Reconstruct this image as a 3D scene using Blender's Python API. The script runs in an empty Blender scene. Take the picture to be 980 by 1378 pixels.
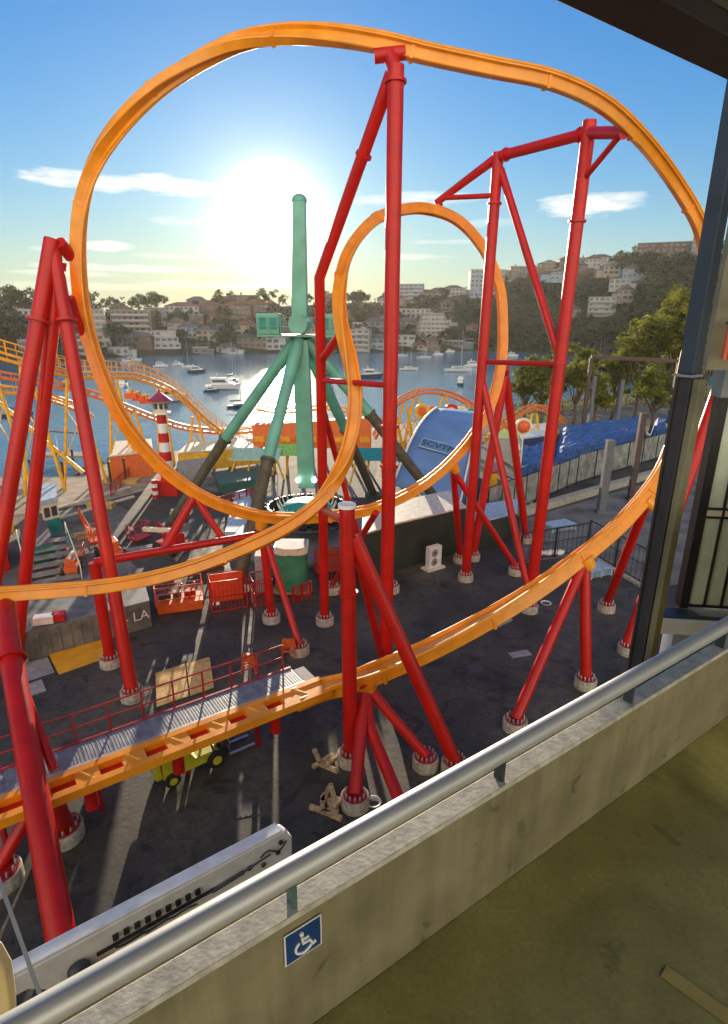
import bpy, bmesh, math, random
from mathutils import Vector, Matrix, noise
random.seed(7)
R = math.radians
sc = bpy.context.scene
COL = sc.collection
V = Vector

# ------------------------------------------------------------------ view
CH = 16.0
CAM = V((0, 0, CH))
F = 789.0
PITCH = math.atan(259 / 789)
fw = V((0, math.cos(PITCH), -math.sin(PITCH)))
d0 = V((0, -math.sin(PITCH), -math.cos(PITCH)))
r0 = V((1, 0, 0))
s_ = -0.00625
RT = (r0 + d0 * s_).normalized()
DN = (d0 - r0 * s_).normalized()

def ray(px, py):
    return fw + RT * ((px - 490) / F) + DN * ((py - 689) / F)
def P(px, py, Y):
    d = ray(px, py); return CAM + d * (Y / d.y)
def G(px, py, z=0.0):
    d = ray(px, py); return CAM + d * ((z - CH) / d.z)
ND = V((-.569, .822, 0)).normalized(); DD = V((ND.y, -ND.x, 0))
def NP(px, py, n):
    d = ray(px, py); return CAM + d * (n / d.dot(ND))
def ND_pt(s, n, z):
    return DD * s + ND * n + V((0, 0, z))

cam = bpy.data.cameras.new("camera"); co = bpy.data.objects.new("camera", cam); COL.objects.link(co)
m = Matrix((RT, -DN, -fw)).transposed().to_4x4(); m.translation = CAM; co.matrix_world = m
cam.sensor_fit = 'HORIZONTAL'; cam.sensor_width = 36; cam.lens = F / 980 * 36
cam.clip_start = .05; cam.clip_end = 6000
sc.camera = co
sc.view_settings.view_transform = 'Standard'; sc.view_settings.look = 'None'
sc.view_settings.gamma = 1; sc.view_settings.exposure = 1.0
sc.cycles.volume_bounces = 0
sc.cycles.max_bounces = 6
sc.cycles.caustics_reflective = False; sc.cycles.caustics_refractive = False
sc.cycles.sample_clamp_indirect = 4

# ------------------------------------------------------------------ materials
MATS = {}
def mat(name, col, rough=.6, metal=0., var=.12, scale=3., bump=0., bscale=20., coat=0., spec=.5, col2=None, trans=0.):
    if name in MATS: return MATS[name]
    mt = bpy.data.materials.new(name); mt.use_nodes = True
    nt = mt.node_tree; N = nt.nodes; L = nt.links
    b = N['Principled BSDF']
    tc = N.new('ShaderNodeTexCoord'); ns = N.new('ShaderNodeTexNoise')
    ns.inputs['Scale'].default_value = scale; ns.inputs['Detail'].default_value = 6
    L.new(tc.outputs['Object'], ns.inputs['Vector'])
    ramp = N.new('ShaderNodeMixRGB')
    c2 = col2 or [max(0, min(1, c * (1 - var * 2))) for c in col]
    c1 = col if col2 else [min(1, c * (1 + var)) for c in col]
    ramp.inputs[1].default_value = (*c2, 1); ramp.inputs[2].default_value = (*c1, 1)
    mr = N.new('ShaderNodeMapRange'); mr.inputs[1].default_value = .33; mr.inputs[2].default_value = .67
    L.new(ns.outputs['Fac'], mr.inputs[0]); L.new(mr.outputs[0], ramp.inputs[0])
    L.new(ramp.outputs[0], b.inputs['Base Color'])
    b.inputs['Metallic'].default_value = metal
    mr2 = N.new('ShaderNodeMapRange'); mr2.inputs[3].default_value = max(.03, rough - .08); mr2.inputs[4].default_value = min(1, rough + .1)
    L.new(ns.outputs['Fac'], mr2.inputs[0]); L.new(mr2.outputs[0], b.inputs['Roughness'])
    b.inputs['Coat Weight'].default_value = coat; b.inputs['Coat Roughness'].default_value = .1
    b.inputs['Specular IOR Level'].default_value = spec
    if bump:
        n2 = N.new('ShaderNodeTexNoise'); n2.inputs['Scale'].default_value = bscale; n2.inputs['Detail'].default_value = 5
        L.new(tc.outputs['Object'], n2.inputs['Vector'])
        bp = N.new('ShaderNodeBump'); bp.inputs['Strength'].default_value = bump; bp.inputs['Distance'].default_value = .05
        L.new(n2.outputs['Fac'], bp.inputs['Height']); L.new(bp.outputs[0], b.inputs['Normal'])
    if trans:
        out = N['Material Output']; tr = N.new('ShaderNodeBsdfTranslucent'); mx = N.new('ShaderNodeMixShader')
        L.new(ramp.outputs[0], tr.inputs[0]); mx.inputs[0].default_value = trans
        L.new(b.outputs[0], mx.inputs[1]); L.new(tr.outputs[0], mx.inputs[2]); L.new(mx.outputs[0], out.inputs[0])
    MATS[name] = mt
    return mt

RED = mat('red paint', (.5, .008, .004), .36, var=.08, scale=1.3, coat=.12, spec=.35)
DRED = mat('deep red paint', (.36, .008, .012), .35, var=.08, scale=1.5, coat=.3)
ORG = mat('orange track paint', (.84, .3, .009), .3, var=.07, scale=1.6, coat=.2)
ORL = mat('orange lift paint', (.75, .12, .02), .45, var=.1, scale=4)
YEL = mat('yellow steel paint', (.82, .45, .03), .4, var=.12, scale=2)
YPL = mat('yellow sheet', (.8, .42, .02), .6, var=.08, scale=2)
PLY = mat('plywood', (.62, .42, .14), .8, var=.15, scale=5)
WOOD = mat('sawn timber', (.5, .36, .2), .85, var=.25, scale=6)
BOARD = mat('boardwalk timber', (.3, .26, .21), .85, var=.2, scale=1.5, bump=.3)
CONC = mat('pier concrete', (.42, .38, .31), .85, var=.2, scale=6, bump=.4, bscale=30)
BOLT = mat('galvanised bolts', (.55, .52, .5), .35, metal=.7)
GALV = mat('galvanised steel', (.42, .43, .45), .42, metal=.6, var=.15, scale=3)
GRATE = mat('grey deck plate', (.25, .27, .31), .5, metal=.4, var=.15, scale=3)
DGREY = mat('dark grey steel', (.05, .055, .06), .5, var=.2)
BLACK = mat('black paint', (.015, .015, .017), .5)
BROWN = mat('brown steel', (.07, .04, .035), .6)
GREEN = mat('sea green tower paint', (.13, .41, .31), .4, var=.12, scale=.7, coat=.2)
OLIVE = mat('dark olive leg', (.09, .085, .05), .6, var=.2)
TEAL = mat('teal paint', (.02, .26, .24), .45)
KGRN = mat('kiosk green', (.05, .24, .13), .5, var=.15, scale=1.5)
CREAM = mat('cream paint', (.75, .68, .5), .5, var=.08)
WHITE = mat('white paint', (.78, .77, .74), .45, var=.06)
GREY = mat('mid grey', (.32, .33, .34), .7, var=.12)
LBLUE = mat('pale blue roof', (.38, .5, .62), .6)
BLUER = mat('blue canvas roof', (.13, .25, .5), .6, var=.08, scale=.5)
TARP = mat('blue tarpaulin', (.04, .13, .36), .75, var=.25, scale=2, bump=.6, bscale=3)
DGRN = mat('dark green cladding', (.028, .035, .022), .6, var=.2, scale=1)
FLYEL = mat('lime yellow truck paint', (.62, .6, .03), .4, var=.08)
RUBBER = mat('rubber', (.02, .02, .02), .8)
GLASS = mat('dark window glass', (.04, .055, .07), .12, var=.2, spec=.8)
PANEL = mat('grey hoarding panel', (.27, .27, .24), .7, var=.25, scale=1.2)
STEEL = mat('brushed rail steel', (.5, .5, .47), .42, metal=.4, var=.04, scale=8)
BEAM = mat('dark beam paint', (.055, .05, .058), .55, var=.15, scale=2)
OLV = mat('olive lit column side and panel', (.24, .22, .13), .55, var=.2, scale=2)
TREEG = mat('leaf green', (.3, .29, .03), .7, col2=(.05, .075, .014), scale=.6, trans=.45)
TREEF = mat('far leaf green', (.07, .095, .02), .8, col2=(.014, .026, .008), scale=.15, trans=.2)
TREEO = mat('olive far leaves', (.08, .08, .025), .8, col2=(.03, .032, .012), scale=.15, trans=.2)
BARK = mat('bark', (.14, .1, .07), .9, var=.3, scale=3)

# ------------------------------------------------------------------ mesh builder
class MB:
    def __init__(s): s.v = []; s.f = []; s.sm = []
    def add(s, vs, fs, smooth=False):
        o = len(s.v); s.v += [V(x) for x in vs]
        for f in fs: s.f.append([i + o for i in f]); s.sm.append(smooth)
        return s
    def box(s, c, size, M=None):
        c = V(c); x, y, z = [k / 2 for k in size]
        vs = [V(q) for q in ((-x,-y,-z),(x,-y,-z),(x,y,-z),(-x,y,-z),(-x,-y,z),(x,-y,z),(x,y,z),(-x,y,z))]
        if M is not None: vs = [M @ q for q in vs]
        return s.add([c + q for q in vs], [(3,2,1,0),(4,5,6,7),(0,1,5,4),(1,2,6,5),(2,3,7,6),(3,0,4,7)])
    def beam(s, a, b, w, h, up=V((0,0,1)), ext=0):
        a = V(a); b = V(b); t = (b - a).normalized()
        a = a - t * ext; b = b + t * ext
        sd = t.cross(up)
        if sd.length < 1e-3: sd = t.cross(V((0,1,0)))
        sd.normalize(); u = sd.cross(t)
        vs = []
        for p in (a, b):
            for i, j in ((-1,-1),(1,-1),(1,1),(-1,1)): vs.append(p + sd * (i*w/2) + u * (j*h/2))
        return s.add(vs, [(0,1,2,3),(7,6,5,4),(0,4,5,1),(1,5,6,2),(2,6,7,3),(3,7,4,0)])
    def tube(s, pts, r, seg=14, cap=True):
        pts = [V(p) for p in pts]; n = len(pts)
        rs = r if isinstance(r, (list, tuple)) else [r] * n
        tg = []
        for i in range(n):
            a = pts[max(0, i-1)]; b = pts[min(n-1, i+1)]
            if 0 < i < n-1: t = (pts[i]-a).normalized() + (b-pts[i]).normalized()
            else: t = b - a
            tg.append(t.normalized())
        ref = V((0,0,1)) if abs(tg[0].z) < .9 else V((1,0,0))
        nrm = tg[0].cross(ref).normalized(); vs = []
        for i in range(n):
            nrm = (nrm - tg[i] * nrm.dot(tg[i])).normalized(); bn = tg[i].cross(nrm)
            for k in range(seg):
                a = 2*math.pi*k/seg
                vs.append(pts[i] + (nrm*math.cos(a) + bn*math.sin(a)) * rs[i])
        fs = []
        for i in range(n-1):
            for k in range(seg):
                k2 = (k+1) % seg
                fs.append((i*seg+k, i*seg+k2, (i+1)*seg+k2, (i+1)*seg+k))
        s.add(vs, fs, True)
        if cap:
            s.add(vs[:seg], [tuple(reversed(range(seg)))]); s.add(vs[-seg:], [tuple(range(seg))])
        return s
    def lathe(s, base, prof, seg=20, axis=V((0,0,1)), smooth=True):
        base = V(base); axis = V(axis).normalized()
        ref = V((1,0,0)) if abs(axis.x) < .9 else V((0,1,0))
        u = axis.cross(ref).normalized(); w = axis.cross(u); vs = []
        for r, z in prof:
            for k in range(seg):
                a = 2*math.pi*k/seg; vs.append(base + axis*z + (u*math.cos(a)+w*math.sin(a))*r)
        fs = []
        for i in range(len(prof)-1):
            for k in range(seg):
                k2 = (k+1) % seg; fs.append((i*seg+k, i*seg+k2, (i+1)*seg+k2, (i+1)*seg+k))
        s.add(vs, fs, smooth)
        for i, rv in ((0, True), (len(prof)-1, False)):
            if prof[i][0] > 1e-4:
                r_ = range(i*seg, (i+1)*seg)
                q = [vs[k] for k in r_]
                s.add(q, [tuple(reversed(range(seg))) if rv else tuple(range(seg))])
        return s
    def sphere(s, c, r, seg=12, sq=(1,1,1)):
        prof = [(max(1e-5, math.sin(math.pi*i/8)), -math.cos(math.pi*i/8)) for i in range(9)]
        c = V(c); vs = []
        for rr, z in prof:
            for k in range(seg):
                a = 2*math.pi*k/seg; vs.append(c + V((rr*math.cos(a)*sq[0], rr*math.sin(a)*sq[1], z*sq[2]))*r)
        fs = [(i*seg+k, i*seg+(k+1)%seg, (i+1)*seg+(k+1)%seg, (i+1)*seg+k) for i in range(8) for k in range(seg)]
        return s.add(vs, fs, True)
    def prism(s, poly, ext):
        """poly: list of 3D points, ext: vector"""
        poly = [V(p) for p in poly]; n = len(poly); ext = V(ext)
        vs = poly + [p + ext for p in poly]
        fs = [tuple(range(n)), tuple(reversed(range(n, 2*n)))] + [(i, i+n, (i+1)%n+n, (i+1)%n) for i in range(n)]
        return s.add(vs, fs)
    def build(s, name, mt, parent=None, loc=None, bevel=0):
        org = V(loc) if loc is not None else (ORG_.get(parent.name, V()) if parent else V())
        me = bpy.data.meshes.new(name); me.from_pydata([tuple(v - org) for v in s.v], [], s.f); me.update()
        me.polygons.foreach_set('use_smooth', s.sm)
        bm = bmesh.new(); bm.from_mesh(me)
        bmesh.ops.recalc_face_normals(bm, faces=bm.faces); bm.to_mesh(me); bm.free()
        if mt: me.materials.append(mt)
        o = bpy.data.objects.new(name, me); COL.objects.link(o)
        if parent: o.parent = parent; ORG_[o.name] = org
        elif loc is not None: o.location = org; ORG_[o.name] = org
        if bevel:
            bv = o.modifiers.new('edge', 'BEVEL'); bv.width = bevel; bv.segments = 2; bv.limit_method = 'ANGLE'
        return o
ORG_ = {}
def tag(o, label, cat, group=None, kind=None):
    o['label'] = label; o['category'] = cat
    if group: o['group'] = group
    if kind: o['kind'] = kind
    return o
def thing(name, label, cat, loc=(0,0,0), group=None):
    o = bpy.data.objects.new(name, None); COL.objects.link(o); o.location = loc; o.empty_display_size = .3
    ORG_[o.name] = V(loc); return tag(o, label, cat, group)
def struct(o): o['kind'] = 'structure'; return o
CHILD = {}
def reg_children():
    CHILD.clear()
    for o in bpy.data.objects:
        if o.parent: CHILD.setdefault(o.parent.name, []).append(o)
def dup(root, loc, rz=0., label=None, group=None, scale=None):
    r = root.copy(); COL.objects.link(r); r.location = loc; r.rotation_euler = (0, 0, rz)
    if label: r['label'] = label
    if group: r['group'] = group
    if scale: r.scale = scale if isinstance(scale, tuple) else (scale,)*3
    for ch in CHILD.get(root.name, []):
        c = ch.copy(); COL.objects.link(c); c.parent = r
        for g in CHILD.get(ch.name, []):
            d = g.copy(); COL.objects.link(d); d.parent = c
    return r
def rotz(a): return Matrix.Rotation(a, 3, 'Z')
def lerp_tab(t, x):
    if x <= t[0][0]: return t[0][1]
    for (a, b), (c, d) in zip(t, t[1:]):
        if x <= c: k = (x-a)/(c-a); return b + (d-b)*k
    return t[-1][1]

# ------------------------------------------------------------------ sun and sky
sd = ray(367, 300).normalized()
EL = math.asin(sd.z); AZ = math.atan2(sd.x, sd.y)
sun = bpy.data.lights.new('sun', 'SUN'); so = bpy.data.objects.new('sun', sun); COL.objects.link(so)
so.rotation_euler = sd.to_track_quat('Z', 'Y').to_euler(); so.location = (0, 0, 60)
sun.energy = 5; sun.angle = R(.5); sun.color = (1, .83, .6)
w = bpy.data.worlds.new("World"); sc.world = w; w.use_nodes = True
nt = w.node_tree; N = nt.nodes; L = nt.links; N.clear()
def math_(op, a, b=None, clamp=False):
    n = N.new('ShaderNodeMath'); n.operation = op; n.use_clamp = clamp
    for i, q in enumerate((a, b)):
        if q is None: continue
        if isinstance(q, (int, float)): n.inputs[i].default_value = q
        else: L.new(q, n.inputs[i])
    return n.outputs[0]
SKG, SKK, SKS = .62, .12, 1.35
sky = N.new('ShaderNodeTexSky'); sky.sky_type = 'NISHITA'; sky.sun_disc = False
sky.sun_elevation = EL; sky.sun_rotation = AZ; sky.air_density = 1.2; sky.dust_density = .15; sky.ozone_density = 3.0; sky.altitude = 0
bg = N.new('ShaderNodeBackground'); bg.inputs[1].default_value = .15
out = N.new('ShaderNodeOutputWorld')
tc = N.new('ShaderNodeTexCoord'); sep = N.new('ShaderNodeSeparateXYZ')
L.new(tc.outputs['Generated'], sep.inputs[0])
az = math_('ARCTAN2', sep.outputs[0], sep.outputs[1]); el = math_('ARCSINE', sep.outputs[2])
# aureole of the low sun in the air of the sky
dotn = N.new('ShaderNodeVectorMath'); dotn.operation = 'DOT_PRODUCT'
nrm = N.new('ShaderNodeVectorMath'); nrm.operation = 'NORMALIZE'; L.new(tc.outputs['Generated'], nrm.inputs[0])
L.new(nrm.outputs[0], dotn.inputs[0]); dotn.inputs[1].default_value = sd
dang = math_('ARCCOSINE', math_('MINIMUM', dotn.outputs['Value'], .999999))
def gl(sig, amp, pw=1.):
    return math_('MULTIPLY', math_('EXPONENT', math_('MULTIPLY', math_('POWER', math_('DIVIDE', dang, sig), pw), -1.)), amp)
glow = math_('ADD', math_('ADD', gl(R(2.3), 40., 2.), gl(R(2.6), 7.)), gl(R(8), .8))
# thin clouds
cmb = N.new('ShaderNodeCombineXYZ'); L.new(az, cmb.inputs[0]); L.new(math_('MULTIPLY', el, 4.5), cmb.inputs[1])
nz = N.new('ShaderNodeTexNoise'); nz.inputs['Scale'].default_value = 14; nz.inputs['Detail'].default_value = 8; nz.inputs['Roughness'].default_value = .62
L.new(cmb.outputs[0], nz.inputs['Vector'])
nzc = math_('MULTIPLY', math_('SUBTRACT', nz.outputs['Fac'], .5), 3.6)
clouds = [(88,239,48,10,1),(150,247,45,9,.8),(222,250,75,12,1),(560,268,90,9,.55),(790,276,62,14,1),(830,268,40,8,.7),
          (145,331,34,6,.7),(60,335,28,4,.4),(240,345,60,4,.35),(330,300,120,8,.3),(200,362,140,5,.55),(90,368,70,4,.45),(320,385,130,6,.5),(560,345,60,4,.35),(600,325,50,4,.35),(660,300,50,5,.3),(110,385,120,6,.4)]
acc = None
for cx, cy, cw, chh, k in clouds:
    c = ray(cx, cy).normalized(); a0 = math.atan2(c.x, c.y); e0 = math.asin(c.z)
    wa = cw / F * .95; wh = chh / F * .95
    dx = math_('POWER', math_('ABSOLUTE', math_('DIVIDE', math_('SUBTRACT', az, a0), wa)), 2.)
    dy = math_('POWER', math_('ABSOLUTE', math_('DIVIDE', math_('SUBTRACT', el, e0), wh)), 2.)
    mk = math_('SUBTRACT', 1., math_('ADD', dx, dy))
    mk = math_('MULTIPLY', math_('MULTIPLY', math_('ADD', mk, nzc), .9, True), k)
    # no cloud far away from the ellipse
    gate = math_('SUBTRACT', 2.2, math_('ADD', dx, dy), True)
    mk = math_('MULTIPLY', mk, gate)
    acc = mk if acc is None else math_('MAXIMUM', acc, mk)
gcol = N.new('ShaderNodeMixRGB'); gcol.blend_type = 'MULTIPLY'; gcol.inputs[0].default_value = 1
gcol.inputs[1].default_value = (1, .86, .6, 1); L.new(glow, gcol.inputs[2])
addn = N.new('ShaderNodeMixRGB'); addn.blend_type = 'ADD'; addn.inputs[0].default_value = 1
lum = N.new('ShaderNodeRGBToBW'); L.new(sky.outputs[0], lum.inputs[0])
den = math_('DIVIDE', SKG, math_('ADD', math_('MULTIPLY', lum.outputs[0], SKK), 1.))
smul = N.new('ShaderNodeMixRGB'); smul.blend_type = 'MULTIPLY'; smul.inputs[0].default_value = 1
L.new(sky.outputs[0], smul.inputs[1]); L.new(den, smul.inputs[2])
hsv = N.new('ShaderNodeHueSaturation'); hsv.inputs['Saturation'].default_value = SKS; L.new(smul.outputs[0], hsv.inputs['Color'])
tint = N.new('ShaderNodeMixRGB'); tint.blend_type = 'MULTIPLY'; tint.inputs[0].default_value = 1; tint.inputs[2].default_value = (.58, .98, 1.32, 1)
L.new(hsv.outputs[0], tint.inputs[1])
hzm = N.new('ShaderNodeMixRGB'); hzm.inputs[2].default_value = (2.6, 2.5, 2.4, 1); L.new(tint.outputs[0], hzm.inputs[1])
L.new(math_('MULTIPLY', math_('EXPONENT', math_('MULTIPLY', math_('MAXIMUM', el, 0.), -1/R(5.5))), .8), hzm.inputs[0]); L.new(hzm.outputs[0], addn.inputs[1]); L.new(gcol.outputs[0], addn.inputs[2])
cl = N.new('ShaderNodeMixRGB'); L.new(math_('MULTIPLY', acc, .85), cl.inputs[0])
L.new(addn.outputs[0], cl.inputs[1])
cc = N.new('ShaderNodeMixRGB'); cc.blend_type = 'ADD'; cc.inputs[0].default_value = 1
cc.inputs[1].default_value = (4.6, 4.3, 3.7, 1); L.new(gcol.outputs[0], cc.inputs[2]); L.new(cc.outputs[0], cl.inputs[2])
# unseen bright cloud bank added away from the sun to fill camera-facing sides
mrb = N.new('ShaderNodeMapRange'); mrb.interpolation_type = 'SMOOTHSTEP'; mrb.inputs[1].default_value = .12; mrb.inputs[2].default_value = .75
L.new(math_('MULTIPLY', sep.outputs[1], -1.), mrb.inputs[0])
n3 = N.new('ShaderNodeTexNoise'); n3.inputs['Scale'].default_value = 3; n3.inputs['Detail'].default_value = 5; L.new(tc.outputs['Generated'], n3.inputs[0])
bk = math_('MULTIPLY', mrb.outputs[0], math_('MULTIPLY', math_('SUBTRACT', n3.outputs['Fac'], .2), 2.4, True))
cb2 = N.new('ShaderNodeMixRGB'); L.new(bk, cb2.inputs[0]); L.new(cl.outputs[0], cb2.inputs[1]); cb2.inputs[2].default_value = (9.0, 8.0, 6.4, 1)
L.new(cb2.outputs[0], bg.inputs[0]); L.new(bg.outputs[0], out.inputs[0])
# ------------------------------------------------------------------ terrain, water, ground
SH = [(-900,230),(-200,235),(0,245),(100,262),(200,300),(350,325),(500,340),(650,372),(720,345),(800,300),(900,250),(1100,180),(1700,150)]
RH = [(-900,20),(-200,20),(0,19),(100,20),(300,23),(420,27),(480,29),(560,30),(620,38),(680,48),(750,56),(850,58),(940,60),(1100,62),(1700,62)]
DPT = [(-900,110),(0,110),(300,130),(600,170),(750,210),(900,220),(1700,220)]
def terr(x, y):
    y = max(y, 20.); p = 490 + 830.5 * x / y
    s = lerp_tab(SH, p); h = lerp_tab(RH, p); dp = lerp_tab(DPT, p)
    t = (y - s) / dp
    if t < 0: return -3.0 + max(-2, t*20)
    t = min(1, t); k = t*.75 + .25*(t*t*(3-2*t)); k = min(1, k + .05*min(1, t*20))
    return -1.6 + (h + 1.6)*k + noise.noise(V((x*.02, y*.02, 0)))*2.2*min(1, t*4)
mb = MB(); NX, NY = 150, 70
ys = [140 + 1.0*i*9 for i in range(60)] + [700 + 80*i for i in range(10)]
vs = []
for j, y in enumerate(ys):
    for i in range(NX):
        pp = -700 + 2200*i/(NX-1); x = (pp - 490)/830.5*y
        vs.append((x, y, terr(x, y)))
fs = [(j*NX+i, j*NX+i+1, (j+1)*NX+i+1, (j+1)*NX+i) for j in range(NY-1) for i in range(NX-1)]
mb.add(vs, fs, True)
HILL = mat('hillside scrub', (.045, .055, .018), .9, col2=(.016, .022, .008), scale=.06, bump=.5, bscale=.5)
struct(mb.build('hills', HILL))
def hit(px, py, y0=150, y1=640):
    d = ray(px, py); y = y0
    while y < y1:
        p = CAM + d*(y/d.y)
        if p.z <= terr(p.x, p.y): return V((p.x, p.y, terr(p.x, p.y)))
        y += 2
    return None
# water
mb = MB(); n_ = 2
mb.add([(-1600,-60,-1.5),(1600,-60,-1.5),(1600,1400,-1.5),(-1600,1400,-1.5)], [(0,1,2,3)])
wm = bpy.data.materials.new('harbour water'); wm.use_nodes = True; wn = wm.node_tree
b = wn.nodes['Principled BSDF']; b.inputs['Base Color'].default_value = (.06, .16, .25, 1); b.inputs['Roughness'].default_value = .16
b.inputs['IOR'].default_value = 1.33
t_ = wn.nodes.new('ShaderNodeTexCoord'); mp = wn.nodes.new('ShaderNodeMapping'); mp.inputs['Scale'].default_value = (.55, 1.0, 1)
n1 = wn.nodes.new('ShaderNodeTexNoise'); n1.inputs['Scale'].default_value = 1.1; n1.inputs['Detail'].default_value = 5
n2 = wn.nodes.new('ShaderNodeTexNoise'); n2.inputs['Scale'].default_value = .12; n2.inputs['Detail'].default_value = 3
ad = wn.nodes.new('ShaderNodeMath'); ad.operation = 'MULTIPLY_ADD'; ad.inputs[1].default_value = 1.2
bp = wn.nodes.new('ShaderNodeBump'); bp.inputs['Strength'].default_value = .5; bp.inputs['Distance'].default_value = .12
wn.links.new(t_.outputs['Object'], mp.inputs[0]); wn.links.new(mp.outputs[0], n1.inputs[0]); wn.links.new(mp.outputs[0], n2.inputs[0])
wn.links.new(n2.outputs['Fac'], ad.inputs[0]); wn.links.new(n1.outputs['Fac'], ad.inputs[2]); wn.links.new(ad.outputs[0], bp.inputs['Height'])
wn.links.new(bp.outputs[0], b.inputs['Normal'])
struct(mb.build('water', wm))
# park ground, one sheet with the quay as its edge
edge = [G(-700,640), G(-200,641), G(112,641), G(163,612), G(330,600), G(520,573), G(700,548), G(830,535), G(1000,520), G(1500,520)]
poly = [V((-150,-25,0))] + [V((p.x,p.y,0)) for p in edge] + [V((250,-25,0))]
mb = MB(); mb.prism(poly, V((0,0,-4)))
am = bpy.data.materials.new('yard asphalt'); am.use_nodes = True; an = am.node_tree; AN = an.nodes; AL = an.links
b = AN['Principled BSDF']; t_ = AN.new('ShaderNodeTexCoord')
def nz_(sc_, det=6, dist=0):
    q = AN.new('ShaderNodeTexNoise'); q.inputs['Scale'].default_value = sc_; q.inputs['Detail'].default_value = det; q.inputs['Distortion'].default_value = dist
    AL.new(t_.outputs['Object'], q.inputs[0]); return q
a1 = nz_(.16, 5, .6); a2 = nz_(6, 8); a3 = nz_(1.4, 6, 1)
cr = AN.new('ShaderNodeValToRGB'); cr.color_ramp.elements[0].position = .38; cr.color_ramp.elements[0].color = (.032,.031,.028,1)
cr.color_ramp.elements[1].position = .66; cr.color_ramp.elements[1].color = (.09,.083,.066,1)
AL.new(a1.outputs['Fac'], cr.inputs[0])
mx = AN.new('ShaderNodeMixRGB'); mx.blend_type = 'OVERLAY'; mx.inputs[0].default_value = .75
AL.new(cr.outputs[0], mx.inputs[1]); AL.new(a3.outputs['Fac'], mx.inputs[2])
mx2 = AN.new('ShaderNodeMixRGB'); mx2.blend_type = 'OVERLAY'; mx2.inputs[0].default_value = .6
vo = AN.new('ShaderNodeTexVoronoi'); vo.feature = 'DISTANCE_TO_EDGE'; vo.inputs['Scale'].default_value = .16; AL.new(t_.outputs['Object'], vo.inputs[0])
dn = nz_(1.1, 5); dv_ = AN.new('ShaderNodeMixRGB'); dv_.blend_type = 'ADD'; dv_.inputs[0].default_value = 1.2; AL.new(t_.outputs['Object'], dv_.inputs[1]); AL.new(dn.outputs['Color'], dv_.inputs[2]); AL.new(dv_.outputs[0], vo.inputs[0])
vr = AN.new('ShaderNodeMapRange'); vr.inputs[1].default_value = .0; vr.inputs[2].default_value = .012; vr.inputs[3].default_value = .72; vr.inputs[4].default_value = 1.; AL.new(vo.outputs['Distance'], vr.inputs[0])
a4 = nz_(.55, 4, 2.5); sr = AN.new('ShaderNodeMapRange'); sr.inputs[1].default_value = .56; sr.inputs[2].default_value = .64; sr.inputs[3].default_value = 1.; sr.inputs[4].default_value = .55; AL.new(a4.outputs['Fac'], sr.inputs[0])
mm = AN.new('ShaderNodeMath'); mm.operation = 'MULTIPLY'; AL.new(vr.outputs[0], mm.inputs[0]); AL.new(sr.outputs[0], mm.inputs[1])
mc = AN.new('ShaderNodeMixRGB'); mc.blend_type = 'MULTIPLY'; mc.inputs[0].default_value = 1; AL.new(mx.outputs[0], mc.inputs[1]); AL.new(mm.outputs[0], mc.inputs[2])
AL.new(mc.outputs[0], mx2.inputs[1]); AL.new(a2.outputs['Fac'], mx2.inputs[2])
AL.new(mx2.outputs[0], b.inputs['Base Color']); b.inputs['Roughness'].default_value = .75
mrr = AN.new('ShaderNodeMapRange'); mrr.inputs[3].default_value = .55; mrr.inputs[4].default_value = .95
AL.new(a3.outputs['Fac'], mrr.inputs[0]); AL.new(mrr.outputs[0], b.inputs['Roughness'])
bp = AN.new('ShaderNodeBump'); bp.inputs['Strength'].default_value = .35; bp.inputs['Distance'].default_value = .02
AL.new(a2.outputs['Fac'], bp.inputs['Height']); AL.new(bp.outputs[0], b.inputs['Normal'])
struct(mb.build('ground', am))
def sheet(name, pts, z, mt, th=.004):
    q = MB(); q.prism([G(*p, z) if len(p) == 2 else V(p) for p in pts], V((0,0,-th))); return q.build(name, mt)
LPAVE = mat('pale paving', (.36, .31, .24), .85, var=.2, scale=.8, bump=.3)
MPAVE = mat('grey paving', (.17, .165, .15), .85, var=.25, scale=.5, bump=.3)
struct(sheet('promenade', [(-600,642),(112,643),(163,614),(235,611),(230,650),(150,672),(60,688),(-600,760)], .006, LPAVE))
struct(sheet('plaza_paving', [(-600,765),(60,692),(150,676),(180,690),(150,730),(190,770),(60,800),(-600,1000)], .005, MPAVE))
struct(sheet('midway_paving', [(240,611),(330,602),(520,577),(500,660),(420,690),(240,650)], .005, MPAVE))
# promenade kerbs
for k, (a, b_) in enumerate((((55,690),(175,655)), ((60,703),(180,668)))):
    q = MB(); q.beam(G(*a, .07), G(*b_, .07), .3, .14)
    struct(q.build('kerb', CREAM))
# quay rocks
mb = MB()
for i in range(60):
    k = random.random(); p = G(118,640).lerp(G(168,612), k) + V((random.uniform(-2.5,.5), random.uniform(-.5,3), random.uniform(-1.6,-.2)))
    s = random.uniform(.4,.9); M_ = Matrix.Rotation(random.random()*3, 3, V((random.random(),random.random(),.5)))
    mb.box(p, (s, s*.8, s*.7), M_)
tag(mb.build('rocks', mat('quay rock', (.2,.17,.14), .9, var=.3)), 'pale broken rocks piled at the quay corner by the water', 'rocks', kind='stuff')

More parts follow.
